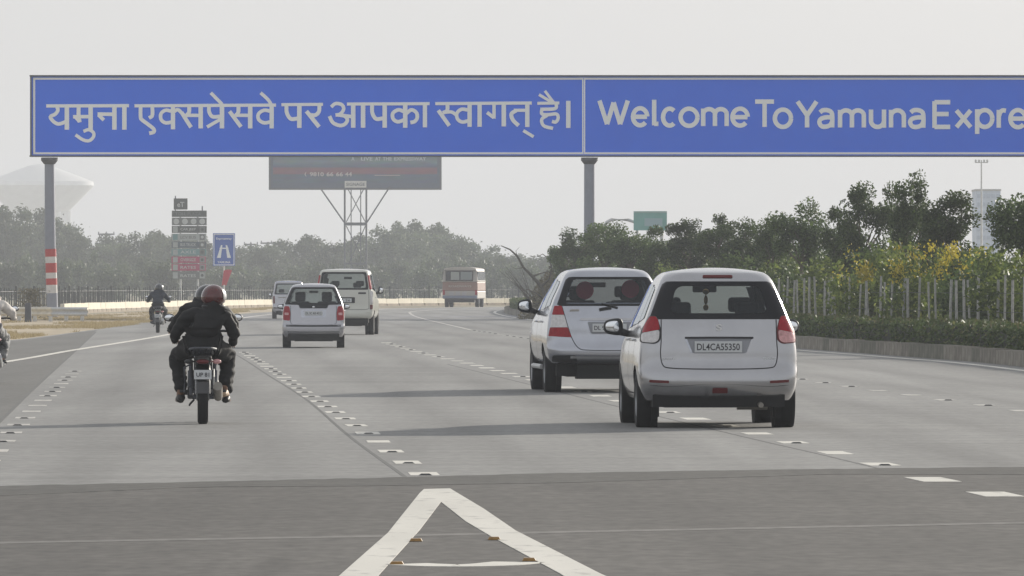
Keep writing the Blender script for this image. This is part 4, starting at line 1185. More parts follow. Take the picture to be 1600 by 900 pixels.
# ---- the taller silver people carrier ahead of it
def far_mpv():
    tab = [(.42, .80, .14, 4.40, .14), (.47, .84, .05, 4.50, .16), (.54, .865, .00, 4.56, .18), (.62, .878, .00, 4.57, .18), (.70, .882, .035, 4.55, .17), (.80, .880, .05, 4.50, .15), (.92, .872, .055, 4.35, .14), (1.02, .86, .065, 3.9, .13),
           (1.10, .845, .08, 3.45, .12), (1.20, .81, .105, 3.18, .12), (1.32, .765, .145, 2.92, .12), (1.45, .70, .19, 2.68, .14), (1.56, .648, .235, 2.46, .15), (1.64, .605, .27, 2.30, .17), (1.69, .565, .31, 2.15, .19), (1.72, .51, .37, 2.0, .20), (1.735, .44, .46, 1.86, .20)]
    c = Car(tab, (.92, 3.67), .325, .03)
    t = empty('minivan'); tag(t, 'taller silver people carrier half hidden behind the nearest car, red sunshades in its rear window', 'car')
    win = [(-.735, 1.225), (.735, 1.225), (.582, 1.630), (-.582, 1.630)]
    inn = [(-.62, 1.255), (.62, 1.255), (.50, 1.595), (-.50, 1.595)]
    hole = round_poly(inn, .03)
    fw = [(-.70, 1.15), (.70, 1.15), (.53, 1.64), (-.53, 1.64)]; fh = round_poly([(-.64, 1.18), (.64, 1.18), (.48, 1.62), (-.48, 1.62)], .05)
    sw = [[(.55, 1.22), (1.25, 1.19), (1.25, 1.57), (.70, 1.56)], [(1.32, 1.18), (2.15, 1.16), (2.13, 1.60), (1.32, 1.59)], [(2.22, 1.15), (3.05, 1.12), (2.45, 1.58), (2.22, 1.60)]]
    shs = [(k, round_poly(p, .03)) for p in sw for k in ('left', 'right')]
    c.body(t, M['silver2'], [('rear', hole), ('front', fh)] + shs)
    g = c.patch('rear_window', 'rear', inn, .004, M['glassmid'], t, rad=.05)
    c.patch('window_border', 'rear', win, .007, M['frit'], g, rad=[.02, .02, .06, .06], inner=(inn, .05))
    c.patch('windscreen', 'front', fw, .004, M['windscreen'], t, rad=.05)
    sides(c, t, sw, [[(1.28, .5), (1.28, 1.0), (1.285, 1.58)], [(2.19, .45), (2.19, 1.1), (2.19, 1.6)], [(3.15, .45), (3.2, .8), (3.1, 1.1)]], [(1.45, 1.0), (2.4, 1.0)], M['glassdark'])
    for s in (1, -1):
        f = (lambda P: P) if s > 0 else mirror_poly
        a = c.patch('tail_lamp', 'rear', f([(.63, 1.10), (.80, 1.10), (.765, 1.225), (.665, 1.225)]), .016, M['redlens'], t, rad=.012)
        c.patch('lamp_lens', 'rear', f([(.585, .925), (.825, .925), (.802, 1.098), (.632, 1.098)]), .014, M['clearlens'], a, rad=.008)
        c.patch('lamp_lens', 'rear', f([(.53, .785), (.852, .800), (.828, .922), (.583, .922)]), .016, M['redlens'], a, rad=.012)
    c.line('tailgate_gap', 'rear', [(-.66, 1.22), (-.57, .90), (-.50, .72), (-.42, .625), (-.3, .605), (0, .60), (.3, .605), (.42, .625), (.50, .72), (.57, .90), (.66, 1.22)], .011, M['gap'], t)
    c.patch('tailgate_handle', 'rear', [(-.42, 1.02), (.42, 1.02), (.40, 1.055), (-.40, 1.055)], .018, M['silver'], t, rad=.01)
    c.patch('plate_recess', 'rear', [(-.26, .83), (.26, .83), (.31, 1.0), (-.31, 1.0)], .004, mat('recess paint', (.30, .31, .34), .4, .2), t, rad=.02)
    yb = c.rear(0, .91)
    p = MB().box((0, yb - .022, .915), (.48, .012, .115)).build('number_plate', M['plate'], t, bevel=.004)
    put_text('DL 9C', p, -.215, yb - .030, .885, .20, .06, M['plateink'], bold=.012)
    MB().tube([(.12, c.rear(.1, 1.20) - .03, 1.20), (-.10, c.rear(.1, 1.30) - .03, 1.255)], .012, 6).tube([(-.14, c.rear(.1, 1.20) - .03, 1.175), (.03, c.rear(0, 1.20) - .03, 1.205)], .02, 6).build('wiper', M['blackpl'], t)
    c.patch('badge', 'rear', [(-.56, 1.145), (-.42, 1.150), (-.42, 1.175), (-.54, 1.175)], .006, M['exhaust'], t, rad=.01, n=20)
    c.line('bumper_step', 'rear', [(-.55, .505), (0, .50), (.55, .505)], .035, M['chrome'], t, off=.02)
    for s in (1, -1):
        P = [(.45, .42), (.80, .44), (.80, .53), (.47, .53)]
        c.patch('bumper_corner', 'rear', P if s > 0 else mirror_poly(P), .012, M['blackpl'], t, rad=.02)
    for x, z, yy in ((-.32, 1.44, .40), (.32, 1.46, .40)):
        MB().tube([(x, yy, z), (x, yy + .012, z)], .125, 24).build('sunshade', M['redcloth'], t)
    seat_row(t, 1.25, .72, (-.36, .36), .50, hz=.66); seat_row(t, 2.55, .70, (-.38, .38), .50, hz=.72)
    MB().box((0, 2.5, 1.52), (.26, .05, .075)).build('rear_view_mirror', M['blackpl'], t, bevel=.015)
    side_mirror(t, -1.005, 2.85, 1.215, sz=(.105, .09, .095)); side_mirror(t, 1.005, 2.85, 1.215, sz=(.105, .09, .095))
    common(t, c, .868, .205, .23, 4.45)
    MB().box((0, .35, .30), (.9, .35, .20)).tube([(.1, .3, .30), (.45, .3, .30)], .09, 14).build('fuel_tank', M['under'], t)
    for s in (-1, 1): MB().tube([(s * .86, 1.35, .36), (s * .86, 3.2, .36)], .035, 8).build('running_board', M['galv'], t)
    front_kit(c, t, .88, .82, .55)
    place(t, 945, 613.2, .92, 3.6)
far_mpv()

# ---- small lilac silver hatchback
def hatch():
    tab = [(.27, .70, .10, 3.45, .13), (.33, .735, .02, 3.52, .15), (.42, .757, .00, 3.56, .16), (.53, .762, .00, 3.56, .16), (.58, .762, .05, 3.54, .14), (.70, .758, .065, 3.48, .13), (.85, .748, .08, 3.2, .12), (.95, .738, .095, 2.85, .12), (1.05, .72, .125, 2.62, .11),
           (1.18, .675, .185, 2.40, .11), (1.30, .625, .245, 2.18, .12), (1.40, .580, .30, 2.0, .13), (1.48, .540, .35, 1.85, .15), (1.52, .50, .40, 1.75, .17), (1.54, .44, .48, 1.62, .17)]
    c = Car(tab, (.62, 3.0), .275, .03)
    t = empty('hatchback'); tag(t, 'small lilac silver hatchback in the left middle lane with dark bumper strip', 'car')
    win = [(-.70, 1.06), (-.36, 1.05), (-.33, .965), (.33, .965), (.36, 1.05), (.70, 1.06), (.525, 1.475), (-.525, 1.475)]
    inn = [(-.62, 1.095), (.62, 1.095), (.47, 1.435), (-.47, 1.435)]
    fw = [(-.64, 1.02), (.64, 1.02), (.48, 1.46), (-.48, 1.46)]; fh = round_poly([(-.58, 1.05), (.58, 1.05), (.46, 1.44), (-.46, 1.44)], .05)
    sw = [[(.42, 1.10), (.95, 1.06), (.95, 1.41), (.60, 1.39)], [(1.0, 1.05), (1.55, 1.03), (1.55, 1.42), (1.0, 1.42)], [(1.62, 1.02), (2.35, 1.0), (1.85, 1.40), (1.62, 1.42)]]
    shs = [(k, round_poly(p, .03)) for p in sw for k in ('left', 'right')]
    c.body(t, M['lilac'], [('rear', round_poly(inn, .05)), ('front', fh)] + shs)
    g = c.patch('rear_window', 'rear', inn, .004, M['glass'], t, rad=.06)
    c.patch('window_border', 'rear', win, .007, M['frit'], g, rad=[.02, .01, .01, .01, .01, .02, .06, .06], inner=(inn, .07), n=96)
    c.patch('windscreen', 'front', fw, .004, M['windscreen'], t, rad=.05)
    sides(c, t, sw, [[(.97, .4), (.97, 1.0), (.98, 1.42)], [(1.58, .33), (1.58, 1.0), (1.58, 1.43)], [(2.45, .33), (2.5, .7), (2.42, 1.0)]], [(1.1, .9), (1.8, .9)], M['glassdark'])
    for s in (1, -1):
        f = (lambda P: P) if s > 0 else mirror_poly
        a = c.patch('tail_lamp', 'rear', f([(.565, .665), (.735, .68), (.735, .90), (.70, 1.02), (.585, 1.01), (.56, .85)]), .014, M['redlens'], t, rad=.03)
        c.patch('lamp_lens', 'rear', f([(.60, .80), (.70, .80), (.70, .86), (.60, .86)]), .020, M['pinklens'], a, rad=.02, n=24)
    c.line('bumper_strip', 'rear', [(-.74, .545), (0, .54), (.74, .545)], .045, M['blackpl'], t, off=.010)
    c.line('bumper_crease', 'rear', [(-.70, .395), (0, .39), (.70, .395)], .018, M['gap'], t, off=.004)
    c.line('tailgate_gap', 'rear', [(-.555, 1.02), (-.55, .75), (-.53, .59), (-.3, .575), (0, .575), (.3, .575), (.53, .59), (.55, .75), (.555, 1.02)], .010, M['gap'], t)
    c.patch('plate_garnish', 'rear', [(-.30, .74), (.30, .74), (.31, .92), (-.31, .92)], .006, M['silver2'], t, rad=.02)
    yb = c.rear(0, .84)
    p = MB().box((0, yb - .022, .845), (.44, .012, .11)).build('number_plate', M['plate'], t, bevel=.004)
    put_text('DL 3C AB 4512', p, -.19, yb - .030, .815, .38, .055, M['plateink'], bold=.012)
    MB().ball((0, c.rear(0, .99) - .015, .995), (.035, .008, .025)).build('emblem', M['chrome'], t)
    seat_row(t, .95, .55, (-.32, .32), .46, hz=.66); seat_row(t, 1.75, .52, (-.32, .32), .44, hz=.76)
    MB().box((0, 1.95, 1.36), (.22, .05, .06)).build('rear_view_mirror', M['blackpl'], t, bevel=.015)
    side_mirror(t, -.80, 2.2, 1.0, sz=(.085, .07, .06)); side_mirror(t, .80, 2.2, 1.0, sz=(.085, .07, .06))
    common(t, c, .755, .165, .17, 3.45)
    MB().tube([(.25, .1, .22), (.25, .35, .22)], .025, 10).build('exhaust', M['exhaust'], t)
    front_kit(c, t, .70, .72, .42)
    place(t, 490, 543.8, .62, 1.3)
hatch()

# ---- tall off-white off-roader
def suv():
    tab = [(.50, .80, .10, 4.20, .10), (.56, .86, .02, 4.30, .12), (.66, .89, .0, 4.36, .12), (.76, .90, .02, 4.36, .10), (.90, .90, .04, 4.30, .09), (1.05, .895, .045, 4.2, .09), (1.15, .885, .05, 3.6, .09), (1.25, .875, .055, 3.1, .09),
           (1.38, .855, .07, 2.92, .09), (1.55, .825, .10, 2.72, .09), (1.72, .79, .13, 2.52, .09), (1.86, .765, .16, 2.36, .10), (1.94, .74, .19, 2.25, .12), (1.985, .70, .24, 2.12, .15), (2.005, .64, .32, 1.95, .18)]
    c = Car(tab, (.85, 3.53), .36, .03, bow=.03)
    t = empty('off_roader'); tag(t, 'tall off white off-roader behind the hatchback with red pillar lamps and broad rear window', 'car')
    win = [(-.76, 1.39), (.76, 1.39), (.68, 1.93), (-.68, 1.93)]; inn = [(-.68, 1.44), (.68, 1.44), (.62, 1.88), (-.62, 1.88)]
    fw = [(-.74, 1.27), (.74, 1.27), (.66, 1.9), (-.66, 1.9)]; fh = round_poly([(-.68, 1.30), (.68, 1.30), (.60, 1.88), (-.60, 1.88)], .05)
    sw = [[(.45, 1.40), (1.15, 1.38), (1.15, 1.84), (.50, 1.83)], [(1.22, 1.36), (2.0, 1.34), (2.0, 1.86), (1.22, 1.86)], [(2.08, 1.33), (2.90, 1.30), (2.35, 1.84), (2.08, 1.86)]]
    shs = [(k, round_poly(p, .03)) for p in sw for k in ('left', 'right')]
    c.body(t, M['cream'], [('rear', round_poly(inn, .03)), ('front', fh)] + shs)
    g = c.patch('rear_window', 'rear', inn, .004, M['glass'], t, rad=.05)
    c.patch('window_border', 'rear', win, .007, M['frit'], g, rad=.04, inner=(inn, .06))
    c.patch('windscreen', 'front', fw, .004, M['windscreen'], t, rad=.05)
    sides(c, t, sw, [[(1.18, .6), (1.18, 1.2), (1.18, 1.86)], [(2.04, .6), (2.04, 1.2), (2.04, 1.86)], [(2.95, .6), (3.0, .9), (2.95, 1.25)]], [(1.35, 1.15), (2.2, 1.15)], M['glassdark'])
    for s in (1, -1):
        f = (lambda P: P) if s > 0 else mirror_poly
        c.patch('pillar_lamp', 'rear', f([(.785, 1.40), (.850, 1.40), (.775, 1.84), (.72, 1.84)]), .012, M['redlens'], t, rad=.01, n=32)
        c.patch('tail_lamp', 'rear', f([(.815, .95), (.895, .95), (.89, 1.34), (.80, 1.34)]), .012, M['clearlens'], t, rad=.015, n=32)
        c.patch('lamp_surround', 'rear', f([(.80, .78), (.885, .80), (.885, .93), (.80, .93)]), .008, M['dimred'], t, rad=.01, n=32)
        ch = 'right' if s > 0 else 'left'
        c.patch('side_lamp', ch, [(.13, 1.0), (.30, 1.05), (.32, 1.32), (.14, 1.36)], .010, M['blackpl'], t, rad=.03, n=32)
        c.patch('side_lamp', ch, [(.20, 1.42), (.36, 1.42), (.38, 1.82), (.26, 1.82)], .010, M['redlens'], t, rad=.02, n=32)
    c.line('tailgate_gap', 'rear', [(-.76, 1.39), (-.77, .9), (-.74, .80), (-.5, .78), (0, .78), (.5, .78), (.74, .80), (.77, .9), (.76, 1.39)], .012, M['gap'], t)
    c.patch('door_handle', 'rear', [(.44, 1.26), (.68, 1.26), (.68, 1.31), (.44, 1.31)], .02, M['blackpl'], t, rad=.01, n=24)
    c.patch('plate_garnish', 'rear', [(-.34, .98), (.34, .98), (.34, 1.16), (-.34, 1.16)], .012, M['blackpl'], t, rad=.02)
    yb = c.rear(0, 1.06)
    p = MB().box((0, yb - .03, 1.065), (.48, .012, .115)).build('number_plate', M['plate'], t)
    put_text('HR 26', p, -.2, yb - .04, 1.03, .40, .07, M['plateink'], bold=.012)
    c.patch('bumper', 'rear', [(-.80, .515), (.80, .515), (.87, .70), (-.87, .70)], .05, M['cream'], t, rad=.04)
    MB().box((0, .30, .44), (1.5, .45, .14)).build('towing_bar', M['under'], t)
    seat_row(t, 1.1, .85, (-.36, .36), .5, hz=.68); seat_row(t, 2.3, .82, (-.38, .38), .5, hz=.76)
    MB().box((0, 2.35, 1.75), (.24, .05, .07)).build('rear_view_mirror', M['blackpl'], t)
    side_mirror(t, -1.0, 2.75, 1.37, sz=(.085, .08, .11)); side_mirror(t, 1.0, 2.75, 1.37, sz=(.085, .08, .11))
    common(t, c, .895, .235, .28, 4.2)
    front_kit(c, t, 1.0, .84, .62)
    place(t, 539.5, 523.3, .85, -1.9)
suv()

# ---- tall grey hatchback far left
def van():
    tab = [(.28, .66, .10, 3.35, .12), (.36, .72, .0, 3.45, .13), (.55, .745, .0, 3.48, .12), (.70, .745, .04, 3.44, .10), (.95, .74, .06, 3.1, .09), (1.08, .73, .07, 2.8, .09), (1.25, .70, .10, 2.6, .09), (1.45, .665, .15, 2.35, .09), (1.60, .635, .19, 2.15, .10), (1.69, .60, .24, 2.0, .13), (1.72, .53, .32, 1.8, .16)]
    c = Car(tab, (.55, 2.95), .275, .03, bow=.03)
    t = empty('hatchback'); tag(t, 'far tall grey hatchback half hidden left behind the lilac hatchback', 'car')
    win = [(-.66, 1.12), (.66, 1.12), (.57, 1.62), (-.57, 1.62)]; inn = [(-.58, 1.17), (.58, 1.17), (.51, 1.57), (-.51, 1.57)]
    fw = [(-.62, 1.10), (.62, 1.10), (.53, 1.62), (-.53, 1.62)]
    sw = [[(.40, 1.16), (1.45, 1.14), (1.45, 1.56), (.50, 1.55)], [(1.52, 1.13), (2.45, 1.10), (2.05, 1.55), (1.52, 1.57)]]
    c.body(t, M['lilac'], [('rear', round_poly(inn, .03)), ('front', round_poly(fw, .05))] + [(k, round_poly(p, .03)) for p in sw for k in ('left', 'right')])
    g = c.patch('rear_window', 'rear', inn, .004, M['glass'], t, rad=.05)
    c.patch('window_border', 'rear', win, .007, M['frit'], g, rad=.04, inner=(inn, .06))
    c.patch('windscreen', 'front', fw, .004, M['windscreen'], t, rad=.05)
    sides(c, t, sw, [[(1.48, .4), (1.48, 1.57)]], [(1.6, 1.0)], M['glassdark'])
    for s in (1, -1):
        f = (lambda P: P) if s > 0 else mirror_poly
        c.patch('tail_lamp', 'rear', f([(.63, .70), (.72, .70), (.715, 1.05), (.64, 1.05)]), .012, M['dimred'], t, rad=.02, n=24)
    yb = c.rear(0, .8)
    c.patch('badge', 'rear', [(-.48, .96), (-.12, .96), (-.12, 1.0), (-.48, 1.0)], .008, M['exhaust'], t, n=16)
    MB().box((0, yb - .02, .80), (.44, .012, .11)).build('number_plate', M['plate'], t)
    c.line('bumper_strip', 'rear', [(-.70, .50), (0, .50), (.70, .50)], .05, M['blackpl'], t, off=.01)
    seat_row(t, 1.0, .6, (-.32, .32), .46, hz=.68)
    side_mirror(t, -.82, 2.2, 1.10, sz=(.075, .07, .08)); side_mirror(t, .82, 2.2, 1.10, sz=(.075, .07, .08))
    common(t, c, .745, .165, .18, 3.35)
    front_kit(c, t, .75, .70, .45)
    place(t, 451, 498.2, .55, 2.2)
van()

# ---- bus in the bend
def bus():
    t = empty('bus'); tag(t, 'distant dull red and cream bus driving into the bend beside the cream barrier', 'bus')
    red = mat('bus red', (.26, .145, .11), .5, var=.1, scale=2); cr = mat('bus cream', (.42, .39, .35), .5, var=.08, scale=2); blu = mat('bus bumper blue', (.14, .17, .25), .5)
    W = 1.25; L = 9.0
    def shell(z0, z1, w0, w1, m, nm, y0=0):
        MB().box((0, y0 + L / 2, (z0 + z1) / 2), (w0 * 2, L, z1 - z0), taper=w1 / w0).build(nm, m, t, bevel=.06)
    shell(.60, 1.16, W, W, cr, 'lower_body'); shell(1.16, 1.80, W, W - .01, red, 'red_band')
    shell(1.80, 2.62, W - .012, W - .07, cr, 'window_band')
    r = MB(); 
    vs = []; fs = []; n = 10
    for i in range(n + 1):
        a = math.pi * i / n; x = (W - .075) * math.cos(a) if 0 else (W - .075) * -math.cos(a); z = 2.62 + .24 * math.sin(a) ** .7
        vs += [(x, .0, z), (x, L, z)]
    for i in range(n): fs.append((2 * i, 2 * i + 2, 2 * i + 3, 2 * i + 1))
    fs.append([2 * i for i in range(n + 1)][::-1]); fs.append([2 * i + 1 for i in range(n + 1)])
    r.add(vs, fs).build('roof', cr, t, smooth=40)
    f = MB().box((-.05, -.03, 2.21), (1.95, .05, .70)).build('rear_window', M['frit'], t, bevel=.03)
    MB().box((-.35, -.06, 2.22), (.6, .02, .56)).build('pane', mat('pane', (.30, .32, .30), .5), f)
    MB().box((.45, -.06, 2.22), (.8, .02, .56)).build('pane', mat('pane', (.20, .23, .23), .5), f)
    for s in (-1, 1):
        for i in range(7):
            MB().box((s * (W - .035), .75 + i * 1.2, 2.22), (.06, 1.0, .62)).build('side_window', M['frit'], t)
        MB().box((s * (W - .10), -.03, 1.05), (.16, .06, .34)).build('tail_lamp', M['redlens'], t)
        for wy in (2.2, 7.0): wheel(t, s * 1.08, wy, .48, .28)
        if s: MB().box((s * W, 4.5, 1.84), (.03, 8.6, .06)).build('stripe', cr, t)
    for x in (-.6, -.15, .3): MB().box((x, -.03, .97), (.32, .05, .26)).build('hatch', mat('hatch', (.42, .40, .40), .5), t)
    MB().box((0, -.10, .72), (2.45, .22, .20)).build('bumper', blu, t, bevel=.04)
    MB().box((0, L / 2, .48), (2.0, L - .8, .3)).build('underbody', M['under'], t)
    put_text('ROADWAYS', t, -.8, -.04, 1.42, 1.6, .14, cr, bold=.02)
    place(t, 722, 480.0, 2.2, -3.4)
bus()
# ------------------------------------------------------------------ people on motorcycles
def skin_mesh(joints, edges, name, mats=None, sub=1, m=None):
    """one continuous surface grown round a skeleton: joints {name: (x, y, z, rx, ry)}"""
    keys = list(joints); idx = {k: i for i, k in enumerate(keys)}
    me = bpy.data.meshes.new(name)
    me.from_pydata([joints[k][:3] for k in keys], [(idx[a], idx[b]) for a, b in edges], [])
    ob = bpy.data.objects.new(name, me); COL.objects.link(ob)
    sk = ob.modifiers.new('skin', 'SKIN'); sk.use_smooth_shade = True; sk.branch_smoothing = .4
    for i, k in enumerate(keys):
        v = me.skin_vertices[0].data[i]; j = joints[k]
        v.radius = (j[3], j[4] if len(j) > 4 else j[3]); v.use_root = (i == 0)
    ss = ob.modifiers.new('sub', 'SUBSURF'); ss.levels = sub; ss.render_levels = sub
    dg = bpy.context.evaluated_depsgraph_get(); dg.update()
    out = bpy.data.meshes.new_from_object(ob.evaluated_get(dg)); out.name = name
    bpy.data.objects.remove(ob); bpy.data.meshes.remove(me)
    if m: out.materials.clear(); out.materials.append(m)
    out.polygons.foreach_set('use_smooth', [True] * len(out.polygons))
    return out

M['skin'] = mat('brown skin', (.22, .12, .075), .55, var=.08, scale=8)
M['blackcloth'] = mat('black jacket cloth', (.006, .006, .007), .75, var=.3, scale=6, bump=.6, bscale=9)
M['darkblue'] = mat('dark blue jacket cloth', (.028, .034, .050), .8, var=.2, scale=6, bump=.5, bscale=9)
M['whiteshirt'] = mat('off white shirt', (.66, .62, .58), .8, var=.1, scale=5, bump=.5, bscale=9)
M['trouser'] = mat('dark trousers', (.011, .011, .012), .85, var=.3, scale=7, bump=.5, bscale=10)
M['shoe'] = mat('black shoe', (.015, .015, .016), .5)
M['sandal'] = mat('tan shoe', (.50, .36, .24), .6, var=.2, scale=20)
M['redhelmet'] = mat('red helmet shell', (.085, .006, .007), .14, coat=1.0, var=.3, scale=6)
M['blackhelmet'] = mat('black helmet shell', (.014, .015, .018), .18, coat=1.0)
M['greyhelmet'] = mat('dark grey helmet shell', (.05, .055, .06), .14, coat=1.0)
M['helmetglint'] = mat('helmet glint silver', (.65, .65, .65), .2, .3)  # pale colour for the reflection painted on the helmet shells
M['bikeblack'] = mat('bike black paint', (.014, .014, .016), .25, coat=.8)
M['bikegrey'] = mat('bike grey green paint', (.16, .18, .17), .35, coat=.5)
M['whiteshoe'] = mat('white shoe', (.7, .7, .68), .6)

def hand(js, ed, name, x, y, z, s, m):
    """palm plus four fingers and thumb closed round a bar that runs across"""
    jo = {'a': (x, y - .05, z + .01, .026, .020), 'b': (x, y, z + .012, .036, .016), 'c': (x, y + .03, z + .012, .036, .015)}
    e = [('a', 'b'), ('b', 'c')]
    me = skin_mesh(jo, e, 'hand', m=m)
    parts = [me]
    for i, (dx, ln) in enumerate(((-.028, .9), (-.010, 1.0), (.010, .97), (.027, .78))):
        f = {'a': (x + s * dx, y + .035, z + .018, .0095), 'b': (x + s * dx, y + .055 * ln + .01, z + .004, .0088), 'c': (x + s * dx, y + .048 * ln, z - .022, .0080), 'd': (x + s * dx, y + .026, z - .030, .0072)}
        parts.append(skin_mesh(f, [('a', 'b'), ('b', 'c'), ('c', 'd')], 'finger', m=m))
    th = {'a': (x - s * .030, y - .015, z + .005, .011), 'b': (x - s * .048, y + .005, z - .012, .0100), 'c': (x - s * .036, y + .028, z - .026, .0085)}
    parts.append(skin_mesh(th, [('a', 'b'), ('b', 'c')], 'thumb', m=m))
    return parts

def join_meshes(ms, name):
    bm = bmesh.new()
    for me in ms: bm.from_mesh(me)
    out = bpy.data.meshes.new(name); bm.to_mesh(out); bm.free()
    for m in ms[0].materials: out.materials.append(m)
    out.polygons.foreach_set('use_smooth', [True] * len(out.polygons))
    return out

def helmet(parent, c, m, stripe=None, r=.135):
    c = Vector(c)
    def sh(p):
        p = p.copy(); 
        if p.z < -.06: p.z = -.06 + (p.z + .06) * .65; p.x *= .93; p.y *= .95
        p.y *= 1.08
        return p
    h = MB().ball(c, (r, r * 1.05, r * 1.02), 24, 16, fn=sh).build('helmet', m, parent, smooth=True)
    rim = MB().tube([(c.x + .118 * math.cos(a) * 1, c.y + .128 * math.sin(a), c.z - .098) for a in [i * math.pi / 10 for i in range(21)]], .012, 6)
    rim.build('helmet_rim', M['blackpl'], h, smooth=True)
    v = MB().ball(c + Vector((0, .045, .005)), (r * .98, r * .98, r * .55), 20, 8).build('visor', M['frit'], h, smooth=True)
    if stripe:  # highlight on the shell's right side, painted as a pale patch
        s = MB(); pts = []
        for i in range(9):
            a = math.radians(-15 + i * 16); pts.append(c + Vector((math.cos(a) * r * 1.0, -.035 - .0 * i, math.sin(a) * r * 1.0)))
        P = []; 
        vs = []; fs = []
        for i in range(10):
            a = math.radians(-8 + i * 5.0)
            for j in range(5):
                b = math.radians(-40 + j * 12)
                d = Vector((math.cos(a) * math.cos(b), math.cos(a) * math.sin(b) * 1.08, math.sin(a)))
                vs.append(c + d * (r * 1.06))
        for i in range(9):
            for j in range(4): q = i * 5 + j; fs.append((q, q + 1, q + 6, q + 5))
        s.add(vs, fs).build('helmet_glint', stripe, h, smooth=True)
    return h

def person(label, parent_loc, rz, J, jm, tm, sm, hel=None, stripe=None, hands=True, sml=None, collar=None, group=None):
    """J: joint positions; body is one skin, clothing its children"""
    t = empty('person', parent_loc, rz); tag(t, label, 'person', group)
    j = {}
    def a(k, p, r, r2=None): j[k] = (*p, r, r2 or r)
    g = J
    a('pelvis', g['pelvis'], .10, .08); a('belly', g['belly'], .10, .075); a('chest', g['chest'], .115, .075); a('neckb', g['neckb'] + Vector((0, .01, -.03)), .042); a('neck', g['neck'], .052); a('head0', g['head'] - Vector((0, -.01, .05)), .07); a('head', g['head'] + Vector((0, 0, .03)), .082, .09)
    ed = [('pelvis', 'belly'), ('belly', 'chest'), ('chest', 'neckb'), ('neckb', 'neck'), ('neck', 'head0'), ('head0', 'head')]
    for s, n in ((-1, 'l'), (1, 'r')):
        a('sh' + n, g['sh' + n], .038); a('el' + n, g['el' + n], .042); a('wr' + n, g['wr' + n], .027)
        a('hip' + n, g['hip' + n], .072); a('kn' + n, g['kn' + n], .058); a('an' + n, g['an' + n], .038); a('toe' + n, g['toe' + n], .034, .026)
        ed += [('neckb', 'sh' + n), ('sh' + n, 'el' + n), ('el' + n, 'wr' + n), ('pelvis', 'hip' + n), ('hip' + n, 'kn' + n), ('kn' + n, 'an' + n), ('an' + n, 'toe' + n)]
    body = skin_mesh(j, ed, 'body', m=M['skin'])
    hs_ = [body]
    for s, n in ((-1, 'l'), (1, 'r')):
        w = g['wr' + n]; hs_ += hand(None, None, n, w.x, w.y + .06, w.z, s, M['skin'])
    # face: nose, ears, eyes built into the head
    hc = g['head']
    link('body', join_meshes(hs_, 'body'), t)
    f = MB().ball(hc + Vector((0, .095, .0)), (.014, .022, .022), 8, 6).ball(hc + Vector((-.085, 0, .0)), (.012, .025, .035), 8, 6).ball(hc + Vector((.085, 0, .0)), (.012, .025, .035), 8, 6)
    f.build('face', M['skin'], t, smooth=True)
    MB().ball(hc + Vector((-.03, .083, .025)), (.013, .010, .008), 8, 6).ball(hc + Vector((.03, .083, .025)), (.013, .010, .008), 8, 6).build('eyes', M['white'], t, smooth=True)
    MB().box(hc + Vector((0, .088, -.045)), (.045, .008, .008)).build('mouth', M['dimred'], t)
    # jacket
    jj = {}; 
    def b(k, p, r, r2=None): jj[k] = (*p, r, r2 or r)
    b('chest', g['chest'], .20, .15); b('belly', g['belly'], .195, .145); b('hem', g['pelvis'] + Vector((0, -.01, .03)), .20, .155); b('yoke', g['neckb'] + Vector((0, -.01, -.045)), .165, .125); b('col', g['neckb'] + Vector((0, 0, .04)), .088)
    e2 = [('chest', 'belly'), ('belly', 'hem'), ('chest', 'yoke'), ('yoke', 'col')]
    for n in 'lr':
        b('sh' + n, g['sh' + n], .090); mid = g['sh' + n].lerp(g['el' + n], .5); b('ua' + n, mid, .078); b('el' + n, g['el' + n], .066); b('fa' + n, g['el' + n].lerp(g['wr' + n], .55), .056); b('wr' + n, g['wr' + n] + (g['el' + n] - g['wr' + n]).normalized() * .01, .042)
        e2 += [('yoke', 'sh' + n), ('sh' + n, 'ua' + n), ('ua' + n, 'el' + n), ('el' + n, 'fa' + n), ('fa' + n, 'wr' + n)]
    jk = skin_mesh(jj, e2, 'jacket', m=jm, sub=3)
    # cloth folds
    from mathutils import noise
    for v in jk.vertices:
        p = v.co; d = noise.noise(p * 8) * .020 + noise.noise(Vector((p.x * 6 + p.z * 5, p.y * 5, p.z * 22))) * .016
        v.co = p + v.normal * d
    link('jacket', jk, t)
    tt = {}
    def c(k, p, r, r2=None): tt[k] = (*p, r, r2 or r)
    c('pelvis', g['pelvis'], .155, .125); e3 = []
    for n in 'lr':
        c('hip' + n, g['hip' + n], .112); c('th' + n, g['hip' + n].lerp(g['kn' + n], .5), .105); c('kn' + n, g['kn' + n], .086); c('ca' + n, g['kn' + n].lerp(g['an' + n], .5), .078); c('an' + n, g['an' + n] + Vector((0, 0, .04)), .072)
        e3 += [('pelvis', 'hip' + n), ('hip' + n, 'th' + n), ('th' + n, 'kn' + n), ('kn' + n, 'ca' + n), ('ca' + n, 'an' + n)]
    tr = skin_mesh(tt, e3, 'trousers', m=tm, sub=3)
    for v in tr.vertices:
        p = v.co; v.co = p + v.normal * (noise.noise(Vector((p.x * 7, p.y * 7, p.z * 18))) * .022)
    link('trousers', tr, t)
    for n in 'lr':
        an, to = g['an' + n], g['toe' + n]; heel = an - (to - an).normalized() * .07; heel.z = to.z
        s_ = {'h': (*heel, .046, .042), 'm': (*an.lerp(to, .45), .05, .044), 't': (*to, .044, .03), 'u': (an.x, an.y, an.z + .01, .046)}
        link('shoe', skin_mesh(s_, [('m', 'h'), ('m', 't'), ('m', 'u')], 'shoe', m=(sml or sm) if n == 'l' else sm), t)
    if hel: helmet(t, g['head'] + Vector((0, 0, .02)), hel, stripe)
    return t

def V(*a): return Vector(a)

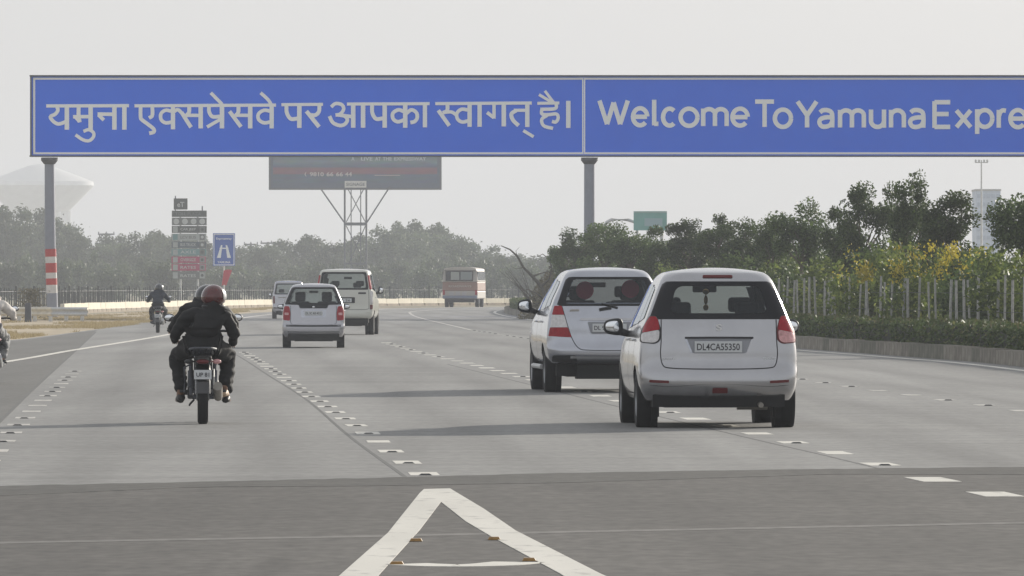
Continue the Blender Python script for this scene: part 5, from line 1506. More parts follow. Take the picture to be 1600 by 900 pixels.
def pose(kind, dx=0.0, lean=0.0):
    """joint tables; x mirrored, small asymmetries added by dx (sideways head shift)"""
    if kind == 'driver':
        P = dict(pelvis=V(0, .42, .86), belly=V(0, .47, 1.00), chest=V(0, .55, 1.18), neckb=V(dx * .6, .60, 1.29), neck=V(dx * .8, .62, 1.33), head=V(dx, .65, 1.42))
        S = dict(sh=V(.19, .57, 1.25), el=V(.335, .74, 1.06), wr=V(.345, .99, 1.005), hip=V(.11, .45, .84), kn=V(.23, .88, .70), an=V(.19, .60, .36), toe=V(.21, .76, .31))
    elif kind == 'pillion':
        P = dict(pelvis=V(0, .06, .88), belly=V(.005, .08, 1.00), chest=V(.015, .13, 1.14), neckb=V(dx * .6, .17, 1.24), neck=V(dx * .8, .19, 1.28), head=V(dx, .21, 1.36))
        S = dict(sh=V(.195, .15, 1.18), el=V(.30, .20, .98), wr=V(.30, .42, .90), hip=V(.13, .10, .86), kn=V(.285, .48, .74), an=V(.225, .30, .37), toe=V(.255, .46, .32))
    J = dict(P)
    for k, v in S.items():
        J[k + 'r'] = V(v.x + (dx * .3 if k in ('sh', 'el') else 0), v.y, v.z); J[k + 'l'] = V(-v.x + (dx * .3 if k in ('sh', 'el') else 0), v.y, v.z)
    return J

def motorcycle(label, loc, rz, paint, platelet='DL 5S', guard=True, light=None, plate_w=.19):
    t = empty('motorcycle', loc, rz); tag(t, label, 'motorcycle')
    def wh(y, r, w):
        Mx = Matrix.Translation((0, y, r)) @ Matrix.Rotation(math.pi / 2, 4, 'Y'); h = w / 2
        o = MB().lathe([(r * .78, -h * .8), (r * .90, -h), (r * .975, -h * .72), (r, -h * .25), (r, h * .25), (r * .975, h * .72), (r * .90, h), (r * .78, h * .8)], Mx, 32).build('wheel', M['tyre'], t, smooth=40)
        rm = MB().lathe([(r * .80, -h * .7), (r * .72, -h * .5), (r * .72, h * .5), (r * .80, h * .7)], Mx, 28)
        for k in range(6):
            a = k * math.pi / 3; c = Mx @ Vector((r * .38 * math.cos(a), r * .38 * math.sin(a), 0)); rm.box(c, (.025, .03, r * .72), rx=a + math.pi / 2)
        rm.tube([(-.07, y, r), (.07, y, r)], .045, 12)
        rm.build('rim', M['rim'], o, smooth=30)
    wh(0, .305, .115); wh(1.30, .30, .09)
    # rear mudguard, swing arm, shocks
    mg = MB(); vs = []; fs = []
    for i in range(13):
        a = math.radians(60 + i * 9.5); 
        for k, x in enumerate((-.085, -.07, 0, .07, .085)):
            rr = .355 - (.03 if k in (0, 4) else 0); vs.append((x, -math.cos(a - math.pi / 2 + .5) * rr * .98 if 0 else math.cos(a) * rr, .305 + math.sin(a) * rr))
    for i in range(12):
        for k in range(4): q = i * 5 + k; fs.append((q, q + 1, q + 6, q + 5))
    mg.add(vs, fs).build('mudguard', M['bikeblack'], t, smooth=50)
    pf = MB().box((0, -.27, .47), (.17, .03, .26), rx=-.12).build('plate_hanger', M['blackpl'], t, bevel=.01)
    p = MB().box((0, -.325, .545), (plate_w, .012, .10), rx=-.12).build('number_plate', M['plate'], t)
    put_text(platelet, p, -.07, -.345, .522, .14, .045, M['plateink'], bold=.015)
    for s in (-1, 1):
        MB().tube([(s * .085, 0, .30), (s * .10, .48, .36)], [.022, .03], 8).build('swing_arm', M['darkmetal'], t, smooth=40)
        MB().tube([(s * .125, .02, .32), (s * .13, .15, .66)], .024, 10).tube([(s * .127, .05, .40), (s * .129, .12, .58)], .036, 12).build('shock_absorber', M['darkmetal'], t, smooth=40)
        MB().tube([(s * .06, 1.30, .30), (s * .075, 1.18, .62), (s * .08, 1.06, .98)], .026, 8).build('fork', M['galv'], t, smooth=40)
        MB().tube([(s * .16, .58, .33), (s * .26, .58, .33)], .016, 8).build('foot_peg', M['blackpl'], t)
        MB().tube([(s * .14, .24, .36), (s * .25, .27, .36)], .016, 8).build('foot_peg', M['blackpl'], t)
        b = MB().ball((s * .15, -.17, .685), (.05, .035, .028), 10, 6).tube([(s * .06, -.16, .685), (s * .12, -.165, .685)], .010, 6)
        b.build('indicator', M['pinklens'] if s > 0 else M['blackpl'], t, smooth=True)
        mr = MB().ball((s * .37, 1.00, 1.155), (.065, .022, .045), 12, 8).tube([(s * .25, 1.02, 1.03), (s * .34, 1.0, 1.13)], .008, 6).build('mirror', M['blackpl'], t, smooth=True)
        MB().ball((s * .37, .982, 1.155), (.052, .006, .034), 12, 6).build('mirror_glass', M['mirrorglass'], mr, smooth=True)
    # engine, tank, seat, tail
    MB().box((0, .62, .42), (.26, .40, .30)).box((0, .72, .62), (.20, .16, .16)).tube([(-.17, .55, .38), (.17, .55, .38)], .11, 16).build('engine', M['darkmetal'], t, bevel=.02)
    MB().ball((0, .86, .84), (.15, .27, .125), 18, 12).build('fuel_tank', paint, t, smooth=True)
    MB().box((0, .22, .775), (.24, .72, .09)).build('seat', M['seat'], t, bevel=.04)
    MB().box((0, .12, .70), (.17, .66, .11), taper=1.2).build('tail_panel', paint, t, bevel=.03)
    MB().ball((0, -.235, .685), (.07, .03, .026), 14, 8).build('tail_lamp', M['dimred'], t, smooth=True)
    gr = MB().tube([(-.13, .10, .79), (-.14, -.16, .82), (-.09, -.235, .83), (.09, -.235, .83), (.14, -.16, .82), (.13, .10, .79)], .014, 8)
    for x in (-.10, -.035, .035, .10): gr.tube([(x, -.232, .83), (x, -.10, .76)], .010, 6)
    gr.build('grab_rail', M['darkmetal'], t, smooth=40)
    MB().tube([(-.36, .96, 1.0), (-.22, 1.03, 1.01), (0, 1.06, .99), (.22, 1.03, 1.01), (.36, .96, 1.0)], .014, 8).build('handlebar', M['blackpl'], t, smooth=40)
    MB().tube([(.17, .60, .28), (.165, .15, .30), (.16, -.16, .42)], [.03, .048, .052], 14).build('exhaust', M['exhaust'] if guard else M['galv'], t, smooth=40)
    MB().box((.115, -.03, .50), (.02, .28, .14), rx=.3).build('side_cover', M['galv'], t, bevel=.008)
    MB().ball((0, 1.18, .90), (.10, .07, .11), 14, 10).build('headlamp', M['clearlens'], t, smooth=True)
    if guard:     # tube cage on the left side
        c = MB(); f = [(-.20, .18, .62), (-.20, -.12, .62), (-.20, -.12, .36), (-.20, .18, .36), (-.20, .18, .62)]
        c.tube(f, .010, 6)
        for i in range(4): c.tube([(-.20, .12 - i * .07, .62), (-.20, .12 - i * .07, .36)], .006, 5)
        c.tube([(-.20, .03, .62), (-.12, .03, .66)], .010, 6).box((-.20, .03, .49), (.012, .28, .015))
        c.build('leg_guard', M['darkmetal'], t)
    MB().tube([(-.10, .45, .26), (-.14, .20, .22), (-.145, .10, .21)], .012, 6).build('side_stand', M['darkmetal'], t)
    fm = MB(); vs = []; fs = []
    for i in range(9):
        a = math.radians(40 + i * 13)
        for x in (-.055, 0, .055): vs.append((x, 1.30 + math.cos(a) * .33, .30 + math.sin(a) * .33))
    for i in range(8):
        for k in range(2): q = i * 3 + k; fs.append((q, q + 1, q + 4, q + 3))
    fm.add(vs, fs).build('front_mudguard', paint, t, smooth=50)
    return t

# black clad pair, nearest
p0 = G(317, 663.5); rz0 = R(2.2)
motorcycle('nearest black motorcycle carrying two black clad riders in the left lane', p0, rz0, M['bikeblack'], 'UP 81')
Jp = pose('pillion', dx=.115); Jd = pose('driver', dx=.045)
for k in ('kn', 'el'): pass
Jp['elr'].x += .015; Jp['wrr'] = V(.315, .38, .86); Jp['ell'].x -= .03; Jp['anl'].z -= .045; Jp['toel'].z -= .045; Jp['anl'].x -= .01
Jd['head'].z -= .06
for n_, s_ in (('l', -1), ('r', 1)):
    Jd['an' + n_] = V(s_ * .25, .60, .30); Jd['toe' + n_] = V(s_ * .28, .74, .25); Jd['kn' + n_] = V(s_ * .27, .88, .66)
    Jp['sh' + n_].x *= 1.08; Jp['kn' + n_].x *= 1.03
person('pillion passenger in black jacket and red helmet on the nearest motorcycle', p0, rz0, Jp, M['blackcloth'], M['trouser'], M['sandal'], M['redhelmet'], M['helmetglint'], sml=M['shoe'], group='riders on motorcycles')
Jd['kn' + 'l'] = V(-.26, .88, .70)
person('driver in black jacket and black helmet in front of the red helmeted pillion', p0, rz0, Jd, M['blackcloth'], M['trouser'], M['shoe'], M['blackhelmet'], None, group='riders on motorcycles')
# lone rider further on
p1 = G(246.5, 520.2); rz1 = R(1.5)
motorcycle('far motorcycle with grey green tail ridden by a lone rider near the sandy verge', p1, rz1, M['bikegrey'], 'UP16', guard=False)
Jl = pose('driver', dx=.03)
for k in Jl: Jl[k] = Jl[k] + (V(0, -.12, 0) if k in ('pelvis', 'belly', 'chest', 'neckb', 'neck', 'head', 'shl', 'shr', 'hipl', 'hipr') else V(0, 0, 0))
person('lone rider in dark blue jacket and dark helmet on the far motorcycle', p1, rz1, Jl, M['darkblue'], M['trouser'], M['shoe'], M['greyhelmet'], M['helmetglint'], group='riders on motorcycles')
# rider cut by the left edge of the picture
p2 = G(-18, 601); rz2 = R(2.0)
motorcycle('black motorcycle at the left picture edge under a rider in a white shirt', p2, rz2, M['bikeblack'], 'HR51', guard=False)
Jw = pose('driver'); Jw = {k: v + (V(0, -.12, -.02) if k in ('pelvis', 'belly', 'chest', 'neckb', 'neck', 'head', 'shl', 'shr', 'hipl', 'hipr') else V(0, 0, 0)) for k, v in Jw.items()}
Jw['elr'].x += .02
trw = mat('blotched trousers', (.02, .02, .022), .85, col2=(.45, .45, .45), scale=7, detail=2)
person('rider in an off white shirt at the left picture edge', p2, rz2, Jw, M['whiteshirt'], trw, M['whiteshoe'], M['blackhelmet'], None, group='riders on motorcycles')
# ------------------------------------------------------------------ barriers and fences
def barrier():
    t = empty('roadside_barrier', (0, 0, 0)); tag(t, 'long low cream and brown concrete barrier curving round the outside of the bend', 'barrier')
    line = wline([(97, 491.5), (160, 488), (280, 484), (400, 481), (500, 479.6), (600, 478.6), (700, 477.8), (830, 477.1), (1000, 476.4)], 8)
    base = t; Lg = llen(line); s = 0; seg = 3.2
    top = MB().box((0, 0, .385), (seg - .035, .22, .37), taper=.97).mesh('barrier_block', M['barrier'])
    foot = MB().box((0, 0, .10), (seg - .01, .40, .20), taper=.85).mesh('barrier_foot', M['barrier_base'])
    while s + seg < Lg:
        a, _ = at_len(line, s); b, _ = at_len(line, s + seg); c = (a + b) / 2; d = b - a
        ang = math.atan2(d.y, d.x)
        f = link('barrier_foot', foot, t, (c.x, c.y, 0)); f.rotation_euler.z = ang; f.scale.x = d.length / seg
        o = link('barrier_block', top, t, (c.x, c.y, random.uniform(-.012, .012))); o.rotation_euler = (random.uniform(-.02, .02), 0, ang + random.uniform(-.003, .003)); o.scale.x = d.length / seg
        s += seg
barrier()

def crash_barrier():
    a, b = A(-80, 486, 332), A(138, 486, 322)
    a.z = b.z = 0
    t = empty('crash_barrier', (0, 0, 0)); tag(t, 'cream two-wave steel crash barrier on short posts at the left verge', 'barrier')
    d = (b - a); L = d.length; ang = math.atan2(d.y, d.x); n = 4
    prof = [(0, .24), (-.045, .26), (-.07, .31), (-.045, .37), (0, .40), (0, .44), (-.045, .47), (-.07, .53), (-.045, .59), (0, .61)]
    M['railcol'] = M['rail']
    for i in range(n):
        vs = []; fs = []; l = L / n
        for x in (0, l - .02):
            for y, z in prof: vs.append((x, y, z))
            for y, z in reversed(prof): vs.append((x, y + .012, z))
        m = len(prof) * 2
        for k in range(m): fs.append((k, (k + 1) % m, m + (k + 1) % m, m + k))
        o = MB().add(vs, fs).build('guard_rail', M['rail'] if i < n - 1 else M['galv'], t, smooth=40)
        o.location = a + d * (i / n); o.rotation_euler.z = ang
    pm = MB().box((0, .09, .30), (.10, .14, .62)).mesh('post', M['galv'])
    for i in range(9):
        p = a + d * ((i + .5) / 9); o = link('post', pm, t, p); o.rotation_euler.z = ang
    q = A(44, 480, 320); q.z = 0
    bl = empty('marker_block', (q.x, q.y, 0)); tag(bl, 'dark dusty block standing in front of the steel crash barrier', 'marker block')
    MB().box((0, 0, .40), (.30, .22, .80), taper=.8).build('block', M['darkmetal'], bl, bevel=.02)
crash_barrier()

def far_fence():
    line = wline([(-80, 494), (97, 489.5), (200, 484.8), (280, 483), (400, 480.3), (500, 479), (600, 478), (700, 477.3), (830, 476.6), (1000, 475.9)], 8)
    line = offset_line(line, 1.6)
    t = empty('iron_fence'); tag(t, 'long dark vertical bar fence behind the cream barrier', 'fence')
    pk = MB().box((0, 0, .70), (.075, .075, 1.30), taper=.6).mesh('fence_bar', M['fencefar'])
    po = MB().box((0, 0, .75), (.10, .10, 1.5)).mesh('fence_post', M['fencefar'])
    Lg = llen(line); n = 270; first = True
    for i in range(n):
        p, d = at_len(line, Lg * i / n)
        if i % 9 == 0: link('fence_post', po, t, (p.x, p.y, 0))
        o = link('fence_bar', pk, t, (p.x, p.y, 0)); o.scale.z = random.uniform(.92, 1.08); o.rotation_euler = (0, random.uniform(-.03, .03), 0)
    for z in (.35, 1.2):
        r = MB(); r.tube([(p.x, p.y, z) for p in line], .022, 5); r.build('rail', M['fencefar'], t)
far_fence()

# ------------------------------------------------------------------ median: kerb stones, hedge, fence
def median():
    k = kl; Lg = llen(k)
    t = empty('kerb_wall'); tag(t, 'low dusty stone kerb under the hedge along the right side of the carriageway', 'kerb')
    s = 10.0; n = 0
    variants = []
    for i in range(3):
        vs = MB().box((0, 0, .14), (1.50, .30, .30), taper=.99); variants.append(vs.mesh('kerb_stone', M[('kerb', 'kerb2', 'kerb3')[i]]))
    kk = offset_line(k, -.15)
    for p_ in ():
        pass
    Lk = llen(kk)
    s = 0
    while s + 1.5 < Lk and n < 290:
        a, d = at_len(kk, s + .75)
        if a.y < 500:
            o = link('kerb_stone', variants[random.randrange(3)], t, (a.x, a.y, random.uniform(-.012, .012))); o.rotation_euler = (random.uniform(-.01, .01), 0, math.atan2(d.y, d.x) + random.uniform(-.003, .003)); n += 1
        s += 1.5
    # earth bed
    bed = offset_line(k, -.35); out = offset_line(k, -9)
    tag(MB().poly([(p.x, p.y) for p in bed] + [(40, 560), (40, 60)], .006).build('median_soil', M['soil']), kind='structure')
    # hedge
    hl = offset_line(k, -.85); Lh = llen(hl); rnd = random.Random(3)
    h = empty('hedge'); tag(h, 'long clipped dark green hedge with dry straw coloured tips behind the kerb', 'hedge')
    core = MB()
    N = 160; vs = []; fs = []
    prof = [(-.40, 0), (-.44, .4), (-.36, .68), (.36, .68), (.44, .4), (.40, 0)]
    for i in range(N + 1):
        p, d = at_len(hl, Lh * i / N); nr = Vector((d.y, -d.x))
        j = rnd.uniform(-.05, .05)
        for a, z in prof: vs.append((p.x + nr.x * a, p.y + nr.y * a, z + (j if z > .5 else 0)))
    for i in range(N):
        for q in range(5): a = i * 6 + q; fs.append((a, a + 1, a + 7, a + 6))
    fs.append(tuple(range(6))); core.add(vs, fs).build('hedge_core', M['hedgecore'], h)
    lv = MB(); vs = []; fs = []
    from mathutils import noise
    cnt = 60000
    for i in range(cnt):
        u = rnd.random() ** 1.5; p, d = at_len(hl, Lh * .92 * u); nr = Vector((d.y, -d.x))
        side = rnd.random()
        if i < 900: p, d = at_len(hl, rnd.uniform(0, .02)); nr = Vector((d.y, -d.x)); p = p - d * rnd.uniform(.01, .08); a, z = rnd.uniform(-.45, .45), rnd.uniform(.02, .7)
        elif side < .5: a, z = -.45 + rnd.uniform(-.05, .05), rnd.uniform(.02, .72)
        elif side < .9: a, z = rnd.uniform(-.46, .46), .72 + rnd.uniform(-.06, .05)
        else: a, z = .45, rnd.uniform(.1, .7)
        wv = noise.noise(Vector((p.x * .7, p.y * .7, z * 2))) * .10
        if a < 0: a -= wv
        z += noise.noise(Vector((p.x * .9, p.y * .9, 0))) * .07
        c = Vector((p.x + nr.x * a, p.y + nr.y * a, z))
        sz = rnd.uniform(.035, .07)
        e1 = Vector((rnd.uniform(-1, 1), rnd.uniform(-1, 1), rnd.uniform(-.5, 1))).normalized() * sz; e2 = e1.orthogonal().normalized() * sz * .6
        n0 = len(vs); vs += [c - e1, c + e2, c + e1, c - e2]; fs.append((n0, n0 + 1, n0 + 2, n0 + 3))
    o = lv.add(vs, fs).build('foliage', M['leafhedge'], h); o['kind'] = 'stuff'
    # straw tips
    tp = MB(); vs = []; fs = []
    for i in range(5000):
        p, d = at_len(hl, Lh * (.02 + .6 * rnd.random())); nr = Vector((d.y, -d.x)); a = rnd.uniform(-.5, .4)
        c = Vector((p.x + nr.x * a, p.y + nr.y * a, .68)); h2 = rnd.uniform(.06, .2); x = rnd.uniform(-.03, .03); n0 = len(vs)
        vs += [c + V(-.006, 0, 0), c + V(.006, 0, 0), c + V(x, 0, h2)]; fs.append((n0, n0 + 1, n0 + 2))
    o = tp.add(vs, fs).build('dry_tips', M['dryleaf'], h); o['kind'] = 'stuff'
    # fence posts behind
    f = empty('post_fence'); tag(f, 'fence of slim pale concrete posts and thin wires behind the hedge', 'fence')
    fl = offset_line(k, -1.75)
    pms = [MB().box((0, 0, .85), (.05, .05, 1.7), taper=.85).mesh('fence_post', M['fence']), MB().box((0, 0, .80), (.035, .035, 1.66)).mesh('fence_post', M['fence'])]
    s = 0; pts = []; n = 0
    Lf = llen(fl)
    while s < Lf - 1 and n < 260:
        p, d = at_len(fl, s)
        if 90 < p.y < 420:
            o = link('fence_post', pms[0 if rnd.random() < .7 else 1], f, (p.x, p.y, rnd.uniform(-.10, .06))); o.rotation_euler = (rnd.uniform(-.04, .04), rnd.uniform(-.05, .05), rnd.random()); n += 1
        s += rnd.choice((1.3, 1.8, 2.2, 1.1))
    for z in (.55, .95, 1.35):
        pts = [(p.x, p.y, z) for p in fl if 80 < p.y < 430]
        MB().tube(pts, .005, 4).build('wire', M['fencefar'], f)
median()

# ------------------------------------------------------------------ vegetation
from mathutils import noise as mn
def leaf_quad(vs, fs, c, s, rnd, droop=0):
    e1 = Vector((rnd.gauss(0, 1), rnd.gauss(0, 1), rnd.gauss(0, .7) - droop)).normalized() * s
    e2 = e1.cross(Vector((rnd.gauss(0, 1), rnd.gauss(0, 1), rnd.gauss(0, 1)))).normalized() * s * .5
    n0 = len(vs); vs += [c - e1, c + e2 * 1.0, c + e1, c - e2]; fs.append((n0, n0 + 1, n0 + 2, n0 + 3))

def crown_mesh(seed, H, W, base, nclump, nleaf, ls, clr=(.22, .34), shape=1.0, name='crown', m=None, extra=0):
    """leaf clumps gathered round limb ends; gaps between clumps stay open. unit: metres"""
    rnd = random.Random(seed); vs = []; fs = []; ends = []
    cz = (H + base) / 2; hz = (H - base) / 2
    tries = 0
    while len(ends) < nclump and tries < 4000:
        tries += 1
        a = rnd.uniform(0, 2 * math.pi); u = rnd.uniform(-1, 1); r = rnd.random() ** .4
        q = math.sqrt(max(0, 1 - u * u))
        wz = 1 + .25 * math.sin(a * 2 + seed) + .18 * math.sin(a * 3 + seed * 2 + u * 3)
        p = Vector((math.cos(a) * q * W * r * wz, math.sin(a) * q * W * r * wz, cz + hz * u * (r if shape == 1 else r ** .5)))
        if any((p - e[0]).length < .20 * W for e in ends): continue
        ends.append((p, rnd.uniform(*clr) * W))
    for p, cr in ends:
        n = int(nleaf / nclump * rnd.uniform(.5, 1.4))
        for i in range(n):
            d = Vector((rnd.gauss(0, 1), rnd.gauss(0, 1), rnd.gauss(0, .75)))
            d = d.normalized() * (rnd.random() ** .45) * cr
            leaf_quad(vs, fs, p + d, ls * rnd.uniform(.6, 1.25), rnd, .25)
    for i in range(extra):
        a = rnd.uniform(0, 6.28); c = Vector((math.cos(a) * W * rnd.uniform(.6, 1.15), math.sin(a) * W * rnd.uniform(.6, 1.15), rnd.uniform(base, H)))
        leaf_quad(vs, fs, c, ls, rnd)
    return MB().add(vs, fs).mesh(name, m), [e[0] for e in ends]

def trunk_mesh(seed, ends, base, r, lean=.1, m=None, max_limb=14):
    rnd = random.Random(seed + 50); mb = MB()
    top = Vector((rnd.uniform(-lean, lean), rnd.uniform(-lean, lean), base * 1.05))
    mid = Vector((rnd.uniform(-.05, .05), rnd.uniform(-.05, .05), base * .5))
    mb.tube([(0, 0, -.05), mid, top], [r * 1.25, r, r * .8], 8)
    for e in sorted(ends, key=lambda e: rnd.random())[:max_limb]:
        k = top.lerp(Vector((0, 0, e.z * .8)), .4); b = top.lerp(e, .5) + Vector((rnd.uniform(-.1, .1), rnd.uniform(-.1, .1), .06)) * base
        mb.tube([top - Vector((0, 0, .05)), b, e], [r * .55, r * .32, r * .10], 6)
    return mb.mesh('trunk', m or M['bark'], smooth=True)

# median trees (crown a child, trunk a child); several variants that share meshes
NT = []
for i in range(6):
    c, ends = crown_mesh(20 + i, 4.0, .82, 1.95, 20, 8500, .052, clr=(.30, .50), m=M['leaf'] if i % 2 else M['leafd'], extra=0)
    NT.append((c, trunk_mesh(i, ends, 2.0, .055)))
def tree(px, top, wpx, off, lab, v, Yapprox, group='young trees along the median', bottom=None):
    """tree on the median strip behind the kerb, crown top at image row `top`"""
    Y = Yapprox; k = Y / F
    h = CAMH + (HOR - top) * k
    t = empty('median_tree', ((px - 800) * k, Y, 0), v * 1.3); tag(t, lab, 'tree', group)
    s = h / 4.05; w = wpx * k / 2 / .92
    c, tr = NT[v % 6]
    a = link('crown', c, t); b = link('trunk', tr, t)
    a.scale = b.scale = (w, w, s)
    return t
TL = [
 (1600, 270, 108, 172, 'dark tree at the right picture edge with drooping outer branches'),
 (1482, 298, 104, 186, 'broad dark round tree left of the pale tall building'),
 (1418, 268, 78, 192, 'tallest slim topped tree standing above the yellow flowering shrubs'),
 (1440, 318, 90, 202, 'dark tree between the tallest slim tree and the broad round tree'),
 (1345, 290, 84, 208, 'upright tree with a thin pale trunk left of the yellow blossom'),
 (1315, 322, 70, 216, 'smaller tree tucked left of the upright pale trunked tree'),
 (1250, 305, 92, 226, 'round tree just right above the nearest car'),
 (1205, 340, 64, 236, 'small airy tree left of the round tree above the nearest car'),
 (1165, 340, 88, 246, 'low dark tree above the roof of the nearest car'),
 (1120, 334, 80, 258, 'spreading tree left above the nearest car roof, thin shoot on top'),
 (1075, 345, 80, 270, 'low tree right of the pale green direction board'),
 (1032, 352, 80, 282, 'tree whose crown covers the foot of the pale green direction board'),
 (985, 343, 84, 296, 'tree with ragged top left of the pale green direction board'),
 (945, 348, 84, 310, 'dark tree right of the middle gantry pole'),
 (905, 356, 76, 326, 'dark tree covering the foot of the middle gantry pole'),
 (882, 372, 54, 338, 'last dark tree at the left end of the median row'),
]
for i, (px, tp_, w, Y, lab) in enumerate(TL): tree(px, tp_, w * 1.08, 0, lab, i, Y)

# shrubs under the trees
SH = []
for i in range(4):
    c, ends = crown_mesh(80 + i, 2.0, 1.15, .1, 22, 3600, .075, clr=(.30, .45), m=M['leafshrub'] if i != 2 else M['leaf'])
    SH.append((c, trunk_mesh(i + 9, ends, .35, .03, max_limb=10)))
rs = random.Random(5)
fr_ = random.Random(2)
def flowers(n, H, W, seed):
    rnd = random.Random(seed); vs = []; fs = []
    cl = [Vector((rnd.uniform(-1, 1) * W, rnd.uniform(-.5, .5) * W, rnd.uniform(.62, 1.02) * H)) for _ in range(9)]
    for i in range(n):
        c = rnd.choice(cl); leaf_quad(vs, fs, c + Vector((rnd.gauss(0, .13), rnd.gauss(0, .13), rnd.gauss(0, .10))), .045, rnd)
    return MB().add(vs, fs).mesh('blossom', M['flower'])
FLW = [flowers(520, 2.0, .95, 4), flowers(160, 2.0, 1.0, 8)]
mline = offset_line(kl, -2.9)
def on_median(px, extra=0.0):
    """point of the median line that lies in this picture column"""
    best = None
    for i in range(len(mline) - 1):
        for q in range(6):
            p = mline[i].lerp(mline[i + 1], q / 6)
            if p.y < 70 or p.y > 380: continue
            e = abs(800 + p.x / p.y * F - px)
            if best is None or e < best[0]: best = (e, p.copy())
    return best[1] + Vector((extra * .3, extra))
px = 1640; n = 0
ss_lab = []
while px > 866:
    p = on_median(px, rs.uniform(-2, 6)); k = p.y / F
    top = 396 + rs.uniform(-8, 16) + (6 if px < 1250 else 0)
    h = CAMH + (HOR - top) * k
    t = empty('shrub', (p.x, p.y, 0), rs.uniform(0, 6)); v = rs.randrange(4)
    ww = rs.uniform(.8, 1.15) * (1.0 if px > 1200 else 1.2)
    a = link('foliage', SH[v][0], t); b = link('stem', SH[v][1], t)
    a.scale = b.scale = (ww, ww, h / 2.1)
    yel = 1395 < px < 1478
    if yel or rs.random() < .05:
        f = link('blossom', FLW[0 if yel else 1], t); f.scale = (ww, ww, h / 2.0 * (1.05 if yel else .95)); f['kind'] = 'stuff'
        t.rotation_euler.z = rs.uniform(-.4, .4)
    ss_lab.append((t, px, yel, v)); n += 1
    px -= rs.uniform(17, 26) if px > 1200 else rs.uniform(14, 22)
for i, (t, px, yel, v) in enumerate(ss_lab):
    tag(t, 'bushy shrub crowded with bright yellow blossom under the tallest median tree' if yel else 'bushy green shrub in the dense row behind the pale post fence, without dense yellow blossom', 'shrub', 'yellow flowering shrubs' if yel else 'shrubs behind the post fence')

back_row = []
# second, darker row that closes the gaps below the crowns
px = 1205
while px > 870:
    p = on_median(px, rs.uniform(12, 26)); k = p.y / F; h = CAMH + (HOR - (420 + rs.uniform(-8, 12) if px > 1200 else 392 + rs.uniform(-8, 8))) * k
    t = empty('shrub', (p.x, p.y, 0), rs.uniform(0, 6)); a = link('foliage', SH[2][0], t); b = link('stem', SH[2][1], t); ww = rs.uniform(1.1, 1.5); a.scale = b.scale = (ww, ww, h / 2.1)
    tag(t, 'dark leafy shrub in the back row under the median tree crowns', 'shrub', 'dark shrubs under the median trees'); back_row.append((t, px))
    px -= rs.uniform(26, 36)

# bare leaning branch at the left end of the row
def bare():
    Y = 345.0; k = Y / F
    def P(px, py, dy=0): return ((px - 850) * k, dy, CAMH + (HOR - py) * k)
    t = empty('bare_tree', ((850 - 800) * k, Y, 0)); tag(t, 'leafless leaning tree with long crooked branches left of the median trees', 'tree')
    MB().tube([P(862, 497), P(856, 470), P(846, 448), P(832, 432), P(818, 418), P(808, 400), P(797, 390), P(783, 384)], [.11, .10, .085, .07, .055, .045, .035, .02], 7).build('trunk', M['barkpale'], t, smooth=True)
    for pts, r in (([P(832, 432), P(842, 428, .3), P(856, 424, .6), P(868, 432, .8)], .045), ([P(846, 448), P(858, 436, -.3), P(862, 420, -.5), P(858, 405, -.6), P(848, 397, -.6), P(838, 402, -.7)], .05),
                   ([P(852, 462), P(866, 450, .4), P(880, 444, .6)], .05), ([P(856, 472), P(838, 458, -.5), P(824, 452, -.8), P(815, 455, -.9)], .04), ([P(808, 400), P(806, 392), P(812, 386)], .02),
                   ([P(858, 420, -.5), P(866, 408, -.6), P(870, 398, -.6)], .03), ([P(818, 418), P(806, 420), P(798, 416)], .02)):
        MB().tube(pts, [r * (1 - .75 * i / (len(pts) - 1)) for i in range(len(pts))], 6).build('branch', M['barkpale'], t, smooth=True)
    c = empty('shrub', ((852 - 800) * k, Y + 2, 0)); tag(c, 'dusty brushwood heap at the foot of the leafless leaning tree', 'shrub')
    vs = []; fs = []; rnd = random.Random(11)
    for i in range(3800):
        a = rnd.uniform(0, 6.28); r = rnd.random() ** .5; z = rnd.random() ** 1.2
        leaf_quad(vs, fs, Vector((math.cos(a) * r * 1.15 * (1.15 - z * .7) + z * .2, math.sin(a) * r * 1.2, z * 2.4 * (1 - r * .3))), .06, rnd)
    MB().add(vs, fs).build('foliage', M['dryleaf'], c)
    mb = MB()
    for i in range(46):
        a = rnd.uniform(-1.2, 1.2); l = rnd.uniform(1.4, 3.0)
        mb.tube([(rnd.uniform(-.7, .7), rnd.uniform(-.5, .5), 0), (math.sin(a) * l * .5, rnd.uniform(-.5, .5), l * .55), (math.sin(a) * l * .8 + rnd.uniform(-.2, .2), rnd.uniform(-.7, .7), l * .85)], [.018, .012, .005], 4)
    o = mb.build('twigs', M['barkpale'], c); o['kind'] = 'stuff'
bare()

ORD = ['first', 'second', 'third', 'fourth', 'fifth', 'sixth', 'seventh', 'eighth', 'ninth', 'tenth', 'eleventh', 'twelfth', 'thirteenth', 'fourteenth', 'fifteenth', 'sixteenth', 'seventeenth', 'eighteenth', 'nineteenth']
def ordn(i):
    if i < 19: return ORD[i]
    i += 1; tens = {2: 'twent', 3: 'thirt', 4: 'fort', 5: 'fift', 6: 'sixt', 7: 'sevent'}[i // 10]
    return tens + 'ieth' if i % 10 == 0 else tens + 'y-' + ORD[i % 10 - 1]
def rank_label(things, fmt):
    for i, (o, px) in enumerate(sorted(things, key=lambda q: q[1])): o['label'] = fmt % ordn(i)
rank_label([(t, -px) for t, px, y, v in ss_lab if not y], 'bushy green shrub behind the pale post fence, %s green one from the right edge')
rank_label([(t, px) for t, px, y, v in ss_lab if y], 'shrub crowded with yellow blossom, %s from the left of the yellow ones')
rank_label([(t, -px) for t, px in back_row], 'dark shrub in the back row below the median crowns, %s from the right')

